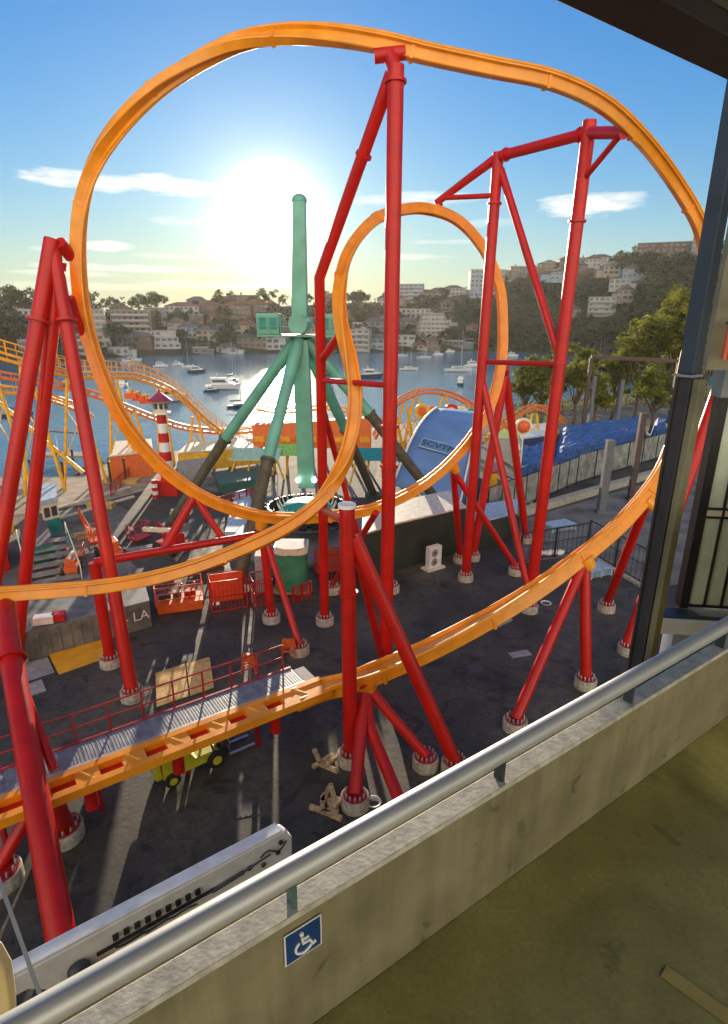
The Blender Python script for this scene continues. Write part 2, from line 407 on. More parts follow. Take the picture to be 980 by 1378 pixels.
# ------------------------------------------------------------------ track
def catmull(ct, n):
    out = []
    m_ = len(ct)
    for i in range(m_-1):
        p0 = ct[max(0,i-1)]; p1 = ct[i]; p2 = ct[i+1]; p3 = ct[min(m_-1,i+2)]
        for k in range(n):
            t = k/n
            out.append([.5*((2*b)+(-a+c)*t+(2*a-5*b+4*c-d)*t*t+(-a+3*b-3*c+d)*t**3) for a,b,c,d in zip(p0,p1,p2,p3)])
    out.append(list(ct[-1])); return out
ctrl = [(-110,796,18.6,(-.1,.3,.9)),(-50,794,19.2,(-.1,.3,.9)),(20,792,20,(-.1,.3,.9)),(150,781,21,(-.1,.35,.9)),(250,760,22,(-.2,.45,.85)),(350,722,23.3,(-.35,.5,.7)),(412,684,24.3,(-.5,.3,.6)),
 (455,632,25.2,(-.5,-.5,.5)),(474,580,25.8,(-.2,-1,.3)),(478,530,26.2,(.2,-1,.2)),(472,480,26.7,(.6,-.8,.1)),(463,430,27.6,(.9,-.5,0)),(463,385,28.8,(1,-.2,-.1)),(475,340,30.5,(.9,0,-.5)),(505,302,33,(.5,0,-.9)),
 (540,288,35.2,(.2,0,-1)),(575,286,36.8,(0,0,-1)),(615,301,37.8,(-.4,0,-.9)),(648,338,38.3,(-.8,0,-.5)),(668,385,38.4,(-1,0,-.1)),(673,430,38.2,(-1,0,.1)),(671,490,37.6,(-1,0,.3)),(655,548,36.6,(-.8,0,.5)),(620,602,35,(-.6,0,.8)),
 (570,648,33.6,(-.3,0,.95)),(505,680,32,(-.1,0,1)),(430,692,30.6,(0,0,1)),(355,691,29.4,(.05,0,1)),(280,667,28.3,(.2,0,1)),(215,620,27.6,(.4,0,.9)),(163,552,27.1,(.7,0,.7)),
 (125,455,27,(1,0,.3)),(111,360,27,(1,.1,.1)),(118,270,27,(.9,.3,-.1)),(152,190,27,(.7,.6,0)),(215,118,26.7,(.4,.9,.1)),(300,65,26.3,(.1,.9,.4)),(370,46,25.9,(0,.7,.7)),(440,42,25.5,(0,.4,.9)),
 (510,50,25.0,(0,.2,1)),(580,66,24.9,(.1,.1,1)),(660,83,25.2,(.2,.1,1)),(745,101,26,(.35,.1,.95)),(815,134,27.2,(.5,.1,.9)),(870,184,28.6,(.75,.1,.7)),(912,240,30,(.9,.2,.5)),(945,300,31,(1,.3,.3)),(951,345,31.6,(.9,.5,.1)),
 (942,410,31.6,(.5,.8,.1)),(928,470,31.2,(.2,.9,.2)),(915,530,30.4,(0,.9,.4)),(902,583,29.2,(-.3,.8,.6)),(884,633,27.8,(-.5,.6,.7)),(835,695,26.1,(-.5,.5,.75)),(770,750,24.4,(-.4,.4,.85)),(700,800,22.8,(-.25,.25,.95)),(600,857,20.9,(-.1,.1,1)),(500,902,19.4,(0,0,1))]
LZ = 2.55
la = G(438,921,LZ); lb = G(-60,1113,LZ); ld = (lb - la).normalized()
cv = [list(P(a,b,c)) + list(V(u).normalized()) for a,b,c,u in ctrl]
up0 = [0,0,1]
cv.append(list(la) + up0); cv.append(list(la + ld*1.3) + up0)
pts = catmull(cv, 22)
# subtle: run the last samples straight into the launch section
def frames(pts):
    fr = []
    n = len(pts)
    for i in range(n):
        p = V(pts[i][:3]); a = V(pts[max(0,i-1)][:3]); b = V(pts[min(n-1,i+1)][:3])
        t = (b-a).normalized(); u = V(pts[i][3:]); u = (u - t*u.dot(t)).normalized(); s = t.cross(u)
        fr.append((p, t, u, s))
    return fr
FR = frames(pts)
def sweep(mb, fr, prof, smooth=False, scl=None):
    n = len(prof); vs = []
    for (p, t, u, s), k_ in zip(fr, scl or [1]*len(fr)):
        for a, b in prof: vs.append(p + s*a*k_ + u*b*k_)
    fs = [(i*n+k, i*n+(k+1)%n, (i+1)*n+(k+1)%n, (i+1)*n+k) for i in range(len(fr)-1) for k in range(n)]
    fs += [tuple(range(n)), tuple(reversed([(len(fr)-1)*n+k for k in range(n)]))]
    mb.add(vs, fs, smooth)
track = thing('coaster_track', 'bright orange single rail coaster track winding through the big loop and inner loop', 'roller coaster', (0,25,0))
NF = len(FR); SCL = [.76 + .24*max(0, min(1, (i/NF-.80)/.08)) for i in range(NF)]
mb = MB(); sweep(mb, FR, [(-.19,-.62),(.19,-.62),(.23,-.58),(.23,-.14),(.40,-.10),(.40,.02),(.30,.02),(.28,-.04),(-.28,-.04),(-.30,.02),(-.40,.02),(-.40,-.10),(-.23,-.14),(-.23,-.58)], scl=SCL)
mb.build('spine', ORG, track)
for sd_ in (-1, 1):
    mb = MB(); mb.tube([p + s*(.35*sd_*k) + u*.03 for (p,t,u,s),k in zip(FR,SCL)], .065, 14); mb.build('rail', ORG, track)
# bolted field joints
acc_ = 0
for i in range(1, len(FR)):
    acc_ += (FR[i][0]-FR[i-1][0]).length
    if acc_ > 5.2 and i < len(FR)-26:
        acc_ = 0; p,t,u,s = FR[i]
        mb = MB(); fr2 = [(p - t*.06,t,u,s),(p+t*.06,t,u,s)]
        sweep(mb, fr2, [(-.26,-.67),(.26,-.67),(.29,-.12),(-.29,-.12)], scl=[SCL[i]]*2)
        mb.build('joint_flange', ORG, track)
# launch section with openings
lt = thing('launch_track', 'straight orange launch section with a row of red openings beside the grey walkway', 'track', la)
sdv = ld.cross(V((0,0,1))).normalized(); LEN = (lb-la).length
mb = MB()
for k in (-1,1): mb.beam(la + sdv*(.4*k) - V((0,0,.08)), lb + sdv*(.4*k) - V((0,0,.08)), .26, .3)
mb.build('side_beam', ORG, lt)
slots = []
for a in [(438,913),(369,947),(321,967),(269,988),(212,1012),(152,1038),(87,1064),(15,1095),(-60,1127)]:
    q = G(*a, LZ); slots.append((q-la).dot(ld))
mb = MB(); prev = .9
for s in slots:
    a = s-.34
    if a > prev+.05:
        c = la + ld*((prev+a)/2); mb.beam(la+ld*prev - V((0,0,.07)), la+ld*a - V((0,0,.07)), .54, .2)
    prev = s+.34
mb.build('cross_plate', ORG, lt)
mb = MB(); mb.beam(la - V((0,0,.22)), lb - V((0,0,.22)), .54, .1); mb.build('red_bed', RED, lt)
for s0, s1 in zip(slots, slots[1:]):
    c = la + ld*((s0+s1)/2) + V((0,0,.045)); mb = MB(); mb.beam(c - sdv*.3 - ld*.18, c + sdv*.3 + ld*.18, .05, .04); mb.build('brake_fin', YEL, lt)
for s in (slots[1], slots[3]+.8, slots[5]+.7):
    c = la+ld*s; mb = MB(); mb.tube([c - V((0,0,.3)), c - V((0,0,1.2))], .2); mb.build('stub', RED, lt)

# ------------------------------------------------------------------ supports
def pier(root, p, r=.5, leg_r=.25):
    """concrete pier, red base flange and bolts under a leg foot p (at height .5)"""
    b = V((p.x, p.y, 0))
    q = MB(); q.lathe(b, [(r,0),(r,.42),(r-.04,.46)], 24); pr = q.build('concrete_pier', CONC, root)
    q = MB(); q.lathe(b + V((0,0,.462)), [(r-.08,0),(r-.08,.04)], 24); q.build('base_flange', DRED, pr)
    for k in range(12):
        q = MB(); a = k*math.pi/6; q.lathe(b + V(((r-.16)*math.cos(a), (r-.16)*math.sin(a), .503)), [(.045,0),(.045,.1),(.02,.16)], 6)
        q.build('anchor_bolt', BOLT, pr)
def flange(root, a, b, k, r):
    a = V(a); b = V(b); t = (b-a).normalized(); c = a.lerp(b, k); q = MB()
    q.lathe(c - t*.05, [(r*1.32,0),(r*1.32,.1)], 20, t); q.build('flange', RED, root)
def support(name, label, legs, braces=(), feet=(), flanges=(), head=None, group='red supports of the coaster', r_p=.5, mt=None):
    mt = mt or RED
    root = thing(name, label, 'coaster support', V((legs[0][0][-1].x, legs[0][0][-1].y, 0)), group)
    for pl, r in legs: q = MB(); q.tube(pl, r, 18); q.build('leg', mt, root)
    for pl, r in braces: q = MB(); q.tube(pl, r, 14); q.build('brace', mt, root)
    for f in feet: pier(root, f, r_p)
    for a, b, k, r in flanges: flange(root, a, b, k, r)
    if head:
        p, n_, r = head; q = MB(); q.tube([p - n_*.45, p + n_*.05], [r, r*1.5], 14); q.build('saddle', ORG, root)
    return root
Z = V((0,0,1))
def near_track(p):
    return min(FR, key=lambda f: (f[0]-p).length)
def att(px, py, Y):
    """track underside nearest the given pixel ray"""
    d = ray(px, py).normalized()
    best = min(FR, key=lambda f: ((f[0]-CAM) - d*((f[0]-CAM).dot(d))).length + abs(f[0].y-Y)*.12)
    return best[0] - best[2]*.46, best[2]
FT = .45
# crest post
a, u = att(528, 66, 25); f1 = G(519,893,FT); f2 = G(437,829,FT)
jt = P(533,88,24.6); k1 = P(430,374,f2.y)
support('crest_support', 'tallest red post holding up the crest of the big loop, with a bent second leg', [([jt,f1],.3),([P(527,100,24.7),k1,f2],.25)],
    [([jt - Z*.2, a],.26),([P(437,512,28.4),P(519,518,24.6)],.13),([P(435,482,28.5),att(452,452,27.4)[0]],.19),([P(506,690,24.6),G(447,788,FT)],.15),([P(436,555,f2.y),P(468,672,33),G(505,790,FT)],.16)],
    [f1,f2,G(447,788,FT),G(527,787,FT)], [(jt,f1,.02,.3),(jt,f1,.53,.3),(jt,f1,.6,.3),(jt,k1,.36,.25)])
q = MB(); q.tube([a - V((.55,0,.06)), a + V((.55,0,.06))], .24, 14); q.build('saddle', RED, bpy.data.objects['crest_support'])
# portal
fa = G(627,772,FT); fb = G(713,813,FT); ta = P(671,205,fa.y); tb = P(794,162,fb.y)
e1, _ = att(845,165,28); e2, _ = att(592,284,37)
e2 = e2 + Z*.0
n590 = P(590,271,e2.y)
support('portal_support', 'red portal of two tall posts joined by a high beam between the two loops', [([ta,fa],.29),([tb,fb],.31)],
    [([ta.lerp(fa,.008),tb.lerp(fb,.02)],.25),([tb.lerp(fb,.02),e1],.25),([ta.lerp(fa,.008),n590,e2],.24),([P(600,266,e2.y-.5),P(667,263,fa.y)],.13),
     ([tb.lerp(fb,.1), e1 - (e1-tb)*.05],.13),([P(674,228,fa.y),P(752,478,fb.y)],.2),([P(655,487,fa.y),P(748,490,fb.y)],.14),([P(650,515,fa.y),P(709,785,fb.y-.2)],.2)],
    [fa,fb], [(ta,fa,.1,.29),(tb,fb,.17,.31),(tb,fb,.44,.31),(tb.lerp(fb,.02),ta.lerp(fa,.008),.08,.25),(tb.lerp(fb,.02),ta.lerp(fa,.008),.9,.25)])
# inverted V under the right side of the inner loop
a, _ = att(674,492,37.6); top = P(680,503,38.6)
support('trestle_support', 'inverted V red trestle behind the portal carrying the right side of the inner loop', [([top,G(708,722,FT)],.27),([top,G(637,745,FT)],.27)], [([top,a],.25)], [G(708,722,FT),G(637,745,FT)])
a, u = att(607,622,34.6)
support('raking_support', 'two raking red legs under the low right part of the inner loop', [([a,G(620,748,FT)],.21),([a - Z*.2,G(695,764,FT)],.2)], [], [G(620,748,FT),G(695,764,FT)], head=(a,u,.25))
# lower middle
a, u = att(355,696,29.3); f1 = G(365,826,FT)
f3 = G(148,884,FT); cor = P(127,757,f3.y)
hb = a - Z*.7
support('beam_support', 'red post and long horizontal beam carrying the lowest part of the big loop', [([a,f1],.22),([a - Z*.3,G(403,868,FT)],.17),([cor,f3],.26)],
    [([hb,cor],.2),([att(266,662,28)[0],P(222,737,26.9)],.22),([att(268,664,28)[0],P(298,722,27.9)],.17)], [f1,G(403,868,FT),f3], [(cor,f3,.2,.26)], head=(a,u,.25))
# left A-frame
T = P(70,322,26.3); T2 = P(80,352,26.3); a, _ = att(108,345,27)
support('a_frame_support', 'tall red A-frame tower holding the left side of the big loop', [([T,G(-34,935,FT)],.31),([T2,G(22,884,FT)],.28),([T - Z*.4,G(177,928,FT)],.28)],
    [([P(80,326,26.3),a],.26),([P(96,400,26),P(112,452,27)],.15)], [G(-34,935,FT),G(22,884,FT),G(177,928,FT)], [(T,G(-34,935,FT),.17,.36),(T,G(177,928,FT),.17,.33)])
# near left fat leg
a, _ = att(6,800,19.8); fz = G(97,1345,FT)
support('thick_leg_support', 'thick red raking leg in front of the grey walkway under the low front curve', [([a - V((0,0,.1)),P(14,880,17.0),fz],[.3,.35,.36])], [([P(14,880,17.0),P(72,1035,14.4)],.14)], [fz], [(P(14,880,17.0),fz,.02,.35)])
# near left post under launch
a = G(72,1075,LZ-.4); f = G(84,1112,FT)
support('squat_support', 'short thick red post under the launch section at the foot of the walkway', [([a,f],.3)], [([a+V((-.5,.2,0)),G(-2,1168,FT)],.2)], [f,G(-2,1172,FT)], r_p=.62)
# cut column and its prop
c0 = P(467,679,18.9); c1 = G(472,1012,FT)
root = support('open_topped_column', 'red column with an open capped top standing mid-yard, propped by a long raking leg', [([c0,c1],.27),([P(476,722,18.9),G(612,1024,FT)],.26),([P(480,740,19.2),G(517,897,FT)],.17)],
    [([P(437,687,28.4),P(462,700,19.3)],.17)], [c1,G(612,1024,FT)], [(c0,c1,.33,.27)])
q = MB(); q.lathe(c0, [(.31,-.1),(.31,.03),(.24,.03),(.24,.012)], 24); q.build('cap_plate', WHITE, root)
# saddle support near
a, u = att(487,915,19.2)
support('tripod_support', 'three short red legs below the orange saddle at the end of the launch section', [([a,G(478,1070,FT)],.23),([a,G(573,1018,FT)],.2),([a,P(497,978,18.2),G(548,1102,FT)],.22)], [], [G(478,1070,FT),G(573,1018,FT),G(548,1102,FT)], head=(a,u,.34))
a, u = att(785,752,24.6)
support('twin_leg_support', 'pair of red legs spreading from a saddle under the right descending track', [([a,G(789,912,FT)],.25),([a,G(694,968,FT)],.23)], [], [G(789,912,FT),G(694,968,FT)], head=(a,u,.3))
a, u = att(878,680,27)
support('outer_rake_support', 'single red raking leg beside the dark column under the right descending track', [([a,G(817,812,FT)],.23)], [], [G(817,812,FT)], head=(a,u,.25))
a = P(976,500,31)
support('far_right_support', 'red leg glimpsed between the dark building column and the glazed wing', [([a,G(846,868,FT)],.34)], [], [G(846,868,FT)])
# ------------------------------------------------------------------ walkway beside the launch
wk = thing('walkway', 'grey ribbed service walkway with red handrail running beside the orange launch section', 'walkway', la)
off = -sdv if (-sdv).y > 0 else sdv
def W(s, o, z): return V((la.x, la.y, 0)) + ld*s + off*o + V((0,0,z))
s0 = .55; s1 = LEN; wz = LZ-.05
mb = MB(); mb.beam(W(s0,1.25,wz-.06), W(s1,1.25,wz-.06), 1.15, .1); mb.build('deck', GRATE, wk)
mb = MB(); s = s0 + .25; kk = 0; rw = random.Random(2)
while s < s1:
    wdt = .44; dz_ = rw.uniform(0,.006); mb.beam(W(s,.72,wz+.004+dz_), W(s,1.8,wz+.004-dz_*.5), wdt-.02, .02)
    for q_ in (-.15,-.05,.05,.15): mb.beam(W(s+q_,.74,wz+.017+dz_), W(s+q_,1.78,wz+.017-dz_*.5), .03, .012)
    s += wdt
mb.build('deck_plates', GRATE, wk)
for o_ in (.66, 1.84):
    mb = MB(); mb.beam(W(s0,o_,wz-.1), W(s1,o_,wz-.1), .1, .3); mb.build('edge_channel', DRED if o_ > 1 else GALV, wk)
for k, h in enumerate((1.1, .55)):
    mb = MB(); mb.tube([W(s0+.3,1.92,wz+h), W(s1,1.92,wz+h)], .032, 8); mb.build('handrail', DRED, wk)
s = s0 + .3
while s < s1:
    mb = MB(); mb.beam(W(s,1.92,wz-.1), W(s,1.92,wz+1.1), .06, .06, up=ld); mb.build('post', DRED, wk); s += 1.1
for s in (2.4, 5.2, 8.2, 11.):
    mb = MB(); mb.tube([W(s,1.25,wz-.15), W(s,1.25,.0)], .1, 10); mb.build('leg', DRED, wk)
# walkway end panel, small cabinet and hoses on the walkway
q = MB(); q.box(W(.25,1.2,wz-.35), (.5,1.1,.55), Matrix((ld, off, Z)).transposed())
tag(q.build('equipment_cabinet', GREY, loc=W(.25,1.2,0), bevel=.02), 'grey steel cabinet at the far end of the ribbed walkway', 'cabinet')
for i, (px, py) in enumerate(((334,892),(388,872))):
    c = G(px, py, .6)
    t = thing('hoist_trolley', ['small orange hoist frame hanging by the walkway handrail', 'orange box winch at the far end of the walkway handrail'][i], 'hoist', (c.x,c.y,0))
    q = MB()
    for a, b_ in (((-.35,0,0),(-.2,0,1)),((.35,0,0),(.2,0,1)),((-.35,.4,0),(-.2,.2,1)),((.35,.4,0),(.2,.2,1)),((-.3,0,.4),(.3,0,.4)),((-.2,0,1),(.2,0,1)),((-.3,.3,.4),(.3,.3,.4))):
        q.beam(V((c.x,c.y,0))+V(a), V((c.x,c.y,0))+V(b_), .07, .07)
    q.build('frame', ORL, t)
    q = MB(); q.box((c.x,c.y+.2,.75), (.35+.3*i,.3,.35)); q.build('motor', ORL, t, bevel=.03)

# ------------------------------------------------------------------ forklift
fc = G(262, 1030, 0); fdir = (G(345,992,0)-G(225,1045,0)).normalized(); fang = math.atan2(fdir.y, fdir.x)
fk = thing('forklift', 'lime yellow forklift truck with empty forks parked below the launch section', 'forklift', (0,0,0))
def B(name, mt, items, parent=fk, bevel=0):
    q = MB()
    for it in items:
        if it[0] == 'b': q.box(it[1], it[2])
        elif it[0] == 't': q.tube(it[1], it[2], 10)
        elif it[0] == 'p': q.prism(*it[1:])
        elif it[0] == 'm': q.beam(*it[1:])
    return q.build(name, mt, parent, bevel=bevel)
B('body', FLYEL, [('p', [(-1.3,-.55,.35),(-1.3,-.55,1.0),(-1.1,-.55,1.15),(-.35,-.55,1.2),(-.1,-.55,.72),(.75,-.55,.72),(.95,-.55,.35)], (0,1.1,0))], bevel=.05)
B('counterweight', FLYEL, [('p', [(-1.55,-.5,.4),(-1.6,-.5,.9),(-1.35,-.5,1.08),(-1.3,-.5,.4)], (0,1.0,0))], bevel=.06)
cab = B('overhead_guard', DGREY, [('m',(.6,-.48,.72),(.25,-.45,2.1),.07,.07),('m',(.6,.48,.72),(.25,.45,2.1),.07,.07),('m',(-.95,-.48,1.1),(-.75,-.45,2.1),.07,.07),('m',(-.95,.48,1.1),(-.75,.45,2.1),.07,.07),
    ('b',(-.25,-.45,2.1),(1.05,.06,.06)),('b',(-.25,.45,2.1),(1.05,.06,.06))] + [('b',(-.7+.18*i,0,2.1),(.05,.9,.04)) for i in range(6)])
B('seat', BLACK, [('b',(-.5,0,1.3),(.45,.5,.15)),('b',(-.72,0,1.55),(.12,.48,.5))], bevel=.03)
B('steering_wheel', BLACK, [('m',(.35,0,1.0),(.15,0,1.3),.04,.04),('b',(.13,0,1.32),(.3,.3,.03))])
for x_, r_ in ((.65,.36),(-1.0,.29)):
    for y_ in (-.55,.55):
        q = MB(); q.lathe((x_, y_-.12, r_), [(r_*.8,0),(r_,.04),(r_,.2),(r_*.8,.24)], 20, V((0,1,0))); wh = q.build('wheel', RUBBER, fk)
        q = MB(); q.lathe((x_, y_-.13, r_), [(r_*.5,0),(r_*.5,.26)], 14, V((0,1,0))); q.build('rim', FLYEL, wh)
B('mast', DGREY, [('b',(1.1,-.3,1.05),(.14,.1,2.0)),('b',(1.1,.3,1.05),(.14,.1,2.0)),('b',(1.1,0,2.02),(.1,.6,.1)),('b',(1.1,0,.5),(.1,.6,.1)),('b',(1.2,0,.35),(.06,.9,.1)),('b',(1.2,0,.7),(.06,.9,.1))])
for y_ in (-.3,.3):
    B('fork', GALV, [('b',(1.26,y_,.45),(.05,.12,.8)),('p',[(1.24,y_-.06,.05),(2.35,y_-.06,.05),(2.35,y_-.06,.07),(1.24,y_-.06,.1)],(0,.12,0))])
for y_ in (-.45,.45): B('lamp', WHITE, [('b',(.5,y_,1.95),(.1,.12,.1))])
fk.location = fc; fk.rotation_euler = (0,0,fang)

# ------------------------------------------------------------------ white crane boom
A_ = G(20,1278,2.5); B_ = G(378,1094,2.5); bd = (B_-A_); bd.z = 0; BL = bd.length; bd.normalize(); bs = bd.cross(Z)  # toward camera
if bs.y > 0: bs = -bs
A_ = A_ - bd*2.5; BL += 2.5
cr_ = thing('crane_boom', 'big cream white telescopic crane boom lying low beside the car park wall', 'crane', (A_.x,A_.y,0))
def C(s, o, z): return V((A_.x,A_.y,0)) + bd*s + bs*o + Z*z
pf = lambda o: [C(0,o,1.98), C(2.6,o,1.9), C(3.5,o,1.05), C(BL-1.0,o,1.0), C(BL-.35,o,1.1), C(BL,o,1.5), C(BL+.02,o,2.15), C(BL-.2,o,2.48), C(0,o,2.42)]
mb = MB(); mb.prism(pf(.28), bs*.34); mb.build('boom_body', WHITE, cr_, bevel=.04)
mb = MB(); mb.beam(C(.0,.42,2.47), C(BL-.3,.42,2.5), .36, .08, ); mb.build('top_flange', WHITE, cr_, bevel=.02)
mb = MB(); mb.beam(C(3.6,.66,1.3), C(BL-1.6,.66,1.22), .09, .5); mb.build('side_box', CREAM, cr_, bevel=.02)
for i in range(9):
    s = 4.45 + i*.25; mb = MB(); mb.box(C(s,.66,2.08), (.13,.07,.15), Matrix((bd, bs, Z)).transposed()); mb.build('slot', BLACK, cr_)
mb = MB(); mb.beam(C(4.0,.68,1.88), C(6.9,.68,1.9), .06, .06); mb.build('cable_chain', BLACK, cr_)
mb = MB(); mb.tube([C(6.8,.7,1.88), C(7.7,.7,1.95)], .05, 10); mb.tube([C(7.7,.7,1.95), C(8.5,.7,2.05)], .025, 8); mb.build('hydraulic_ram', DGREY, cr_)
mb = MB(); mb.tube([C(8.2+i*.1,.68+.02*math.sin(i*1.3),2.1+.1*math.sin(i*.9)) for i in range(9)], .022, 6)
mb.build('hose', BLACK, cr_); mb = MB(); mb.tube([C(4.4+i*.2,.70,1.82-.07*abs(math.sin(i*1.1))) for i in range(11)], .022, 6); mb.build('hose', BLACK, cr_)
mb = MB(); mb.box(C(4.75,.8,1.5), (.75,.25,.5), Matrix((bd, bs, Z)).transposed()); mb.build('valve_cover', CREAM, cr_, bevel=.05)
mb = MB(); mb.box(C(4.0,.85,1.45), (.55,.3,.5), Matrix((bd, bs, Z)).transposed()); mb.build('red_housing', RED, cr_, bevel=.05)
mb = MB(); mb.lathe(C(3.6,.66,1.75), [(.25,0),(.25,.2),(.17,.24)], 18, bs); mb.build('hose_reel', DGREY, cr_)
for (s, z) in ((BL-.35,2.2),(BL-.45,1.9),(BL-.9,1.75),(BL-1.3,1.9)):
    mb = MB(); mb.lathe(C(s,.62,z), [(.07,0),(.07,.05)], 10, bs); mb.build('pin', DGREY, cr_)
for s in (3.9, BL-2.2):
    mb = MB(); mb.box(C(s,.3,.58), (.5,.9,1.1), Matrix((bd, bs, Z)).transposed()); mb.build('rest', DGREY, cr_)

# ------------------------------------------------------------------ things on the yard
o = sheet('yellow_sheet', [(65,879),(134,852),(147,883),(79,907)], .06, YPL, .05); tag(o, 'bright yellow sheet lying flat on the asphalt beside the A-frame foot', 'sheet')
o = sheet('grey_sheet', [(30,893),(64,884),(73,904),(37,916)], .05, GREY, .04); tag(o, 'larger grey sheet lying left of the bright yellow sheet', 'sheet')
o = sheet('grey_sheet', [(36,921),(56,914),(62,929),(40,936)], .05, GREY, .04); tag(o, 'smallest grey sheet, just below the larger one left of the yellow sheet', 'sheet')
o = sheet('plywood_sheet', [(209,906),(249,893),(254,936),(211,951)], .10, PLY, .03); tag(o, 'tan plywood sheet behind the walkway, left one of the pair', 'plywood')
o = sheet('plywood_sheet', [(251,893),(282,884),(288,925),(256,936)], .10, PLY, .03); tag(o, 'tan plywood sheet behind the walkway, right one of the pair', 'plywood')
o = sheet('pit_cover', [(657,836),(677,826),(690,834),(671,844)], .03, GREY, .03); tag(o, 'small grey pit cover in the asphalt behind the descending track', 'cover')
rnd = random.Random(3)
def beams(cx, cy, n, spread, grp, lab):
    c = G(cx, cy, 0)
    for i in range(n):
        a = rnd.uniform(0, math.pi); l = rnd.uniform(.4,.8) if n > 5 else rnd.uniform(.6,1.3); p = c + V((rnd.uniform(-spread,spread), rnd.uniform(-spread,spread), .08+.1*(i%3)))
        dv = V((math.cos(a), math.sin(a), 0)); q = MB(); q.beam(p-dv*l/2, p+dv*l/2, .16, .14)
        tag(q.build('timber_block', WOOD, loc=(p.x,p.y,0), bevel=.01), lab, 'timber', grp)
beams(438, 1028, 4, .35, 'timber baulks beside the open topped column', 'long timber baulk dropped beside the pier of the open-topped column')
beams(440, 1088, 10, .5, 'short timber blocks in a heap', 'short timber offcut in the loose heap left of the nearest pier')
# dark hoarding / container left
def BOX(name, pts, h, mt, label, cat, z0=0, top=None, **k):
    base = [G(*p, z0) for p in pts]; q = MB(); q.prism(base, (0,0,h)); c = sum(base, V())/len(base)
    o = q.build(name, mt, loc=(c.x,c.y,0), **k); return tag(o, label, cat)
def HOUSEBOX(name, pts, h, mt, roofm, label, cat, rise=.25, over=.15):
    base = [G(*p, 0) for p in pts]; c = sum(base, V())/len(base); r = thing(name, label, cat, (c.x,c.y,0))
    q = MB(); q.prism(base, (0,0,h)); q.build('wall', mt, r)
    q = MB(); rb = [V((p.x,p.y,h)) + (V((p.x,p.y,0))-c).normalized()*over for p in base]; q.prism(rb, (0,0,rise)); q.build('roof', roofm, r)
    return r, base
GSTEEL = mat('grey weathered steel', (.16,.165,.15), .6, var=.25, scale=1.2)
r, base = HOUSEBOX('container', [(28,893),(205,843),(195,806),(20,842)], 1.5, GSTEEL, GSTEEL, 'long dark grey low container behind the A-frame with white letters on its side', 'container', .08, .02)
fd = (base[1]-base[0]).normalized()
for i in range(26):
    q = MB(); p = base[0].lerp(base[1], (i+.5)/26) + fd.cross(Z)*.03; q.box(p+Z*.75, (.12,.06,1.3), rotz(math.atan2(fd.y,fd.x)))
    if i % 2: q.build('rib', GSTEEL, r)
def text(body, size, loc, xdir, zdir, mt, parent, name='lettering', ext=.006, align='CENTER'):
    cu = bpy.data.curves.new(name, 'FONT'); cu.body = body; cu.size = size; cu.extrude = ext; cu.align_x = align; cu.align_y = 'CENTER'
    ob = bpy.data.objects.new(name, cu); COL.objects.link(ob); cu.materials.append(mt)
    xd = V(xdir).normalized(); zd = V(zdir).normalized(); nd = xd.cross(zd)
    M4 = Matrix((xd, zd, nd)).transposed().to_4x4(); M4.translation = V(loc)
    if parent: ob.parent = parent; M4.translation -= ORG_.get(parent.name, V())
    ob.matrix_local = M4
    bpy.context.view_layer.update(); me = bpy.data.meshes.new_from_object(ob.evaluated_get(bpy.context.evaluated_depsgraph_get()))
    o2 = bpy.data.objects.new('lettering_strip', me); COL.objects.link(o2); o2.parent = parent; o2.matrix_local = M4
    bpy.data.objects.remove(ob); o2.name = name; return o2
nrmv = fd.cross(Z)
text('- LA', .75, base[0].lerp(base[1], .88) + nrmv*.09 + Z*.85, fd, Z, WHITE, r)
# stair of the ride on the left, ramp
def stairs(p0, p1, w_, h, n, label):
    a = G(*p0,0); b_ = G(*p1,0); dvv = (b_-a); Lh = dvv.length; dvv.normalize(); sv = dvv.cross(Z)
    t = thing('ride_stairs', label, 'stairs', (a.x,a.y,0))
    for i in range(n):
        q = MB(); c = a + dvv*(Lh*(i+.5)/n) + Z*(h*(1-(i+.5)/n)); q.beam(c - sv*w_/2, c + sv*w_/2, Lh/n*.8, .06); q.build('step', BOARD, t)
    for s in (-1,1):
        q = MB(); q.tube([a + sv*s*w_/2 + Z*(h+.95), b_ + sv*s*w_/2 + Z*.95, b_ + sv*s*w_/2], .04, 8); q.tube([a + sv*s*w_/2, a + sv*s*w_/2 + Z*(h+.95)], .04, 8); q.build('handrail', CREAM, t)
        q = MB(); q.beam(a + sv*s*w_/2 + Z*h, b_ + sv*s*w_/2, .08, .3); q.build('stringer', TEAL, t)
    return t
stairs((62,748),(76,786),3.0,1.3,6,'short flight of ride steps with pale handrails behind the left A-frame')
r, base = HOUSEBOX('ride_platform', [(38,765),(76,752),(60,712),(28,722)], 1.25, TEAL, mat('plum deck', (.12,.08,.1), .7), 'teal sided plum topped ride platform at the head of the steps', 'platform', .06, .05)
# teal ticket kiosk
r, base = HOUSEBOX('ticket_kiosk', [(62,722),(84,716),(80,694),(59,700)], 2.6, CREAM, LBLUE, 'small teal and cream ticket kiosk with a pale blue roof', 'kiosk', .3, .2)
c = sum(base, V())/4
q = MB(); q.prism([V((p.x,p.y,0))+ (p-c).normalized()*.04 for p in base], (0,0,1.25)); q.build('lower_panel', TEAL, r)
fd = (base[1]-base[0]); L0 = fd.length; fd.normalize()
for k in (.28,.72):
    q = MB(); q.box(base[0].lerp(base[1],k)+Z*1.85, (L0*.32,.1,.75), rotz(math.atan2(fd.y,fd.x))); q.build('window', GLASS, r)
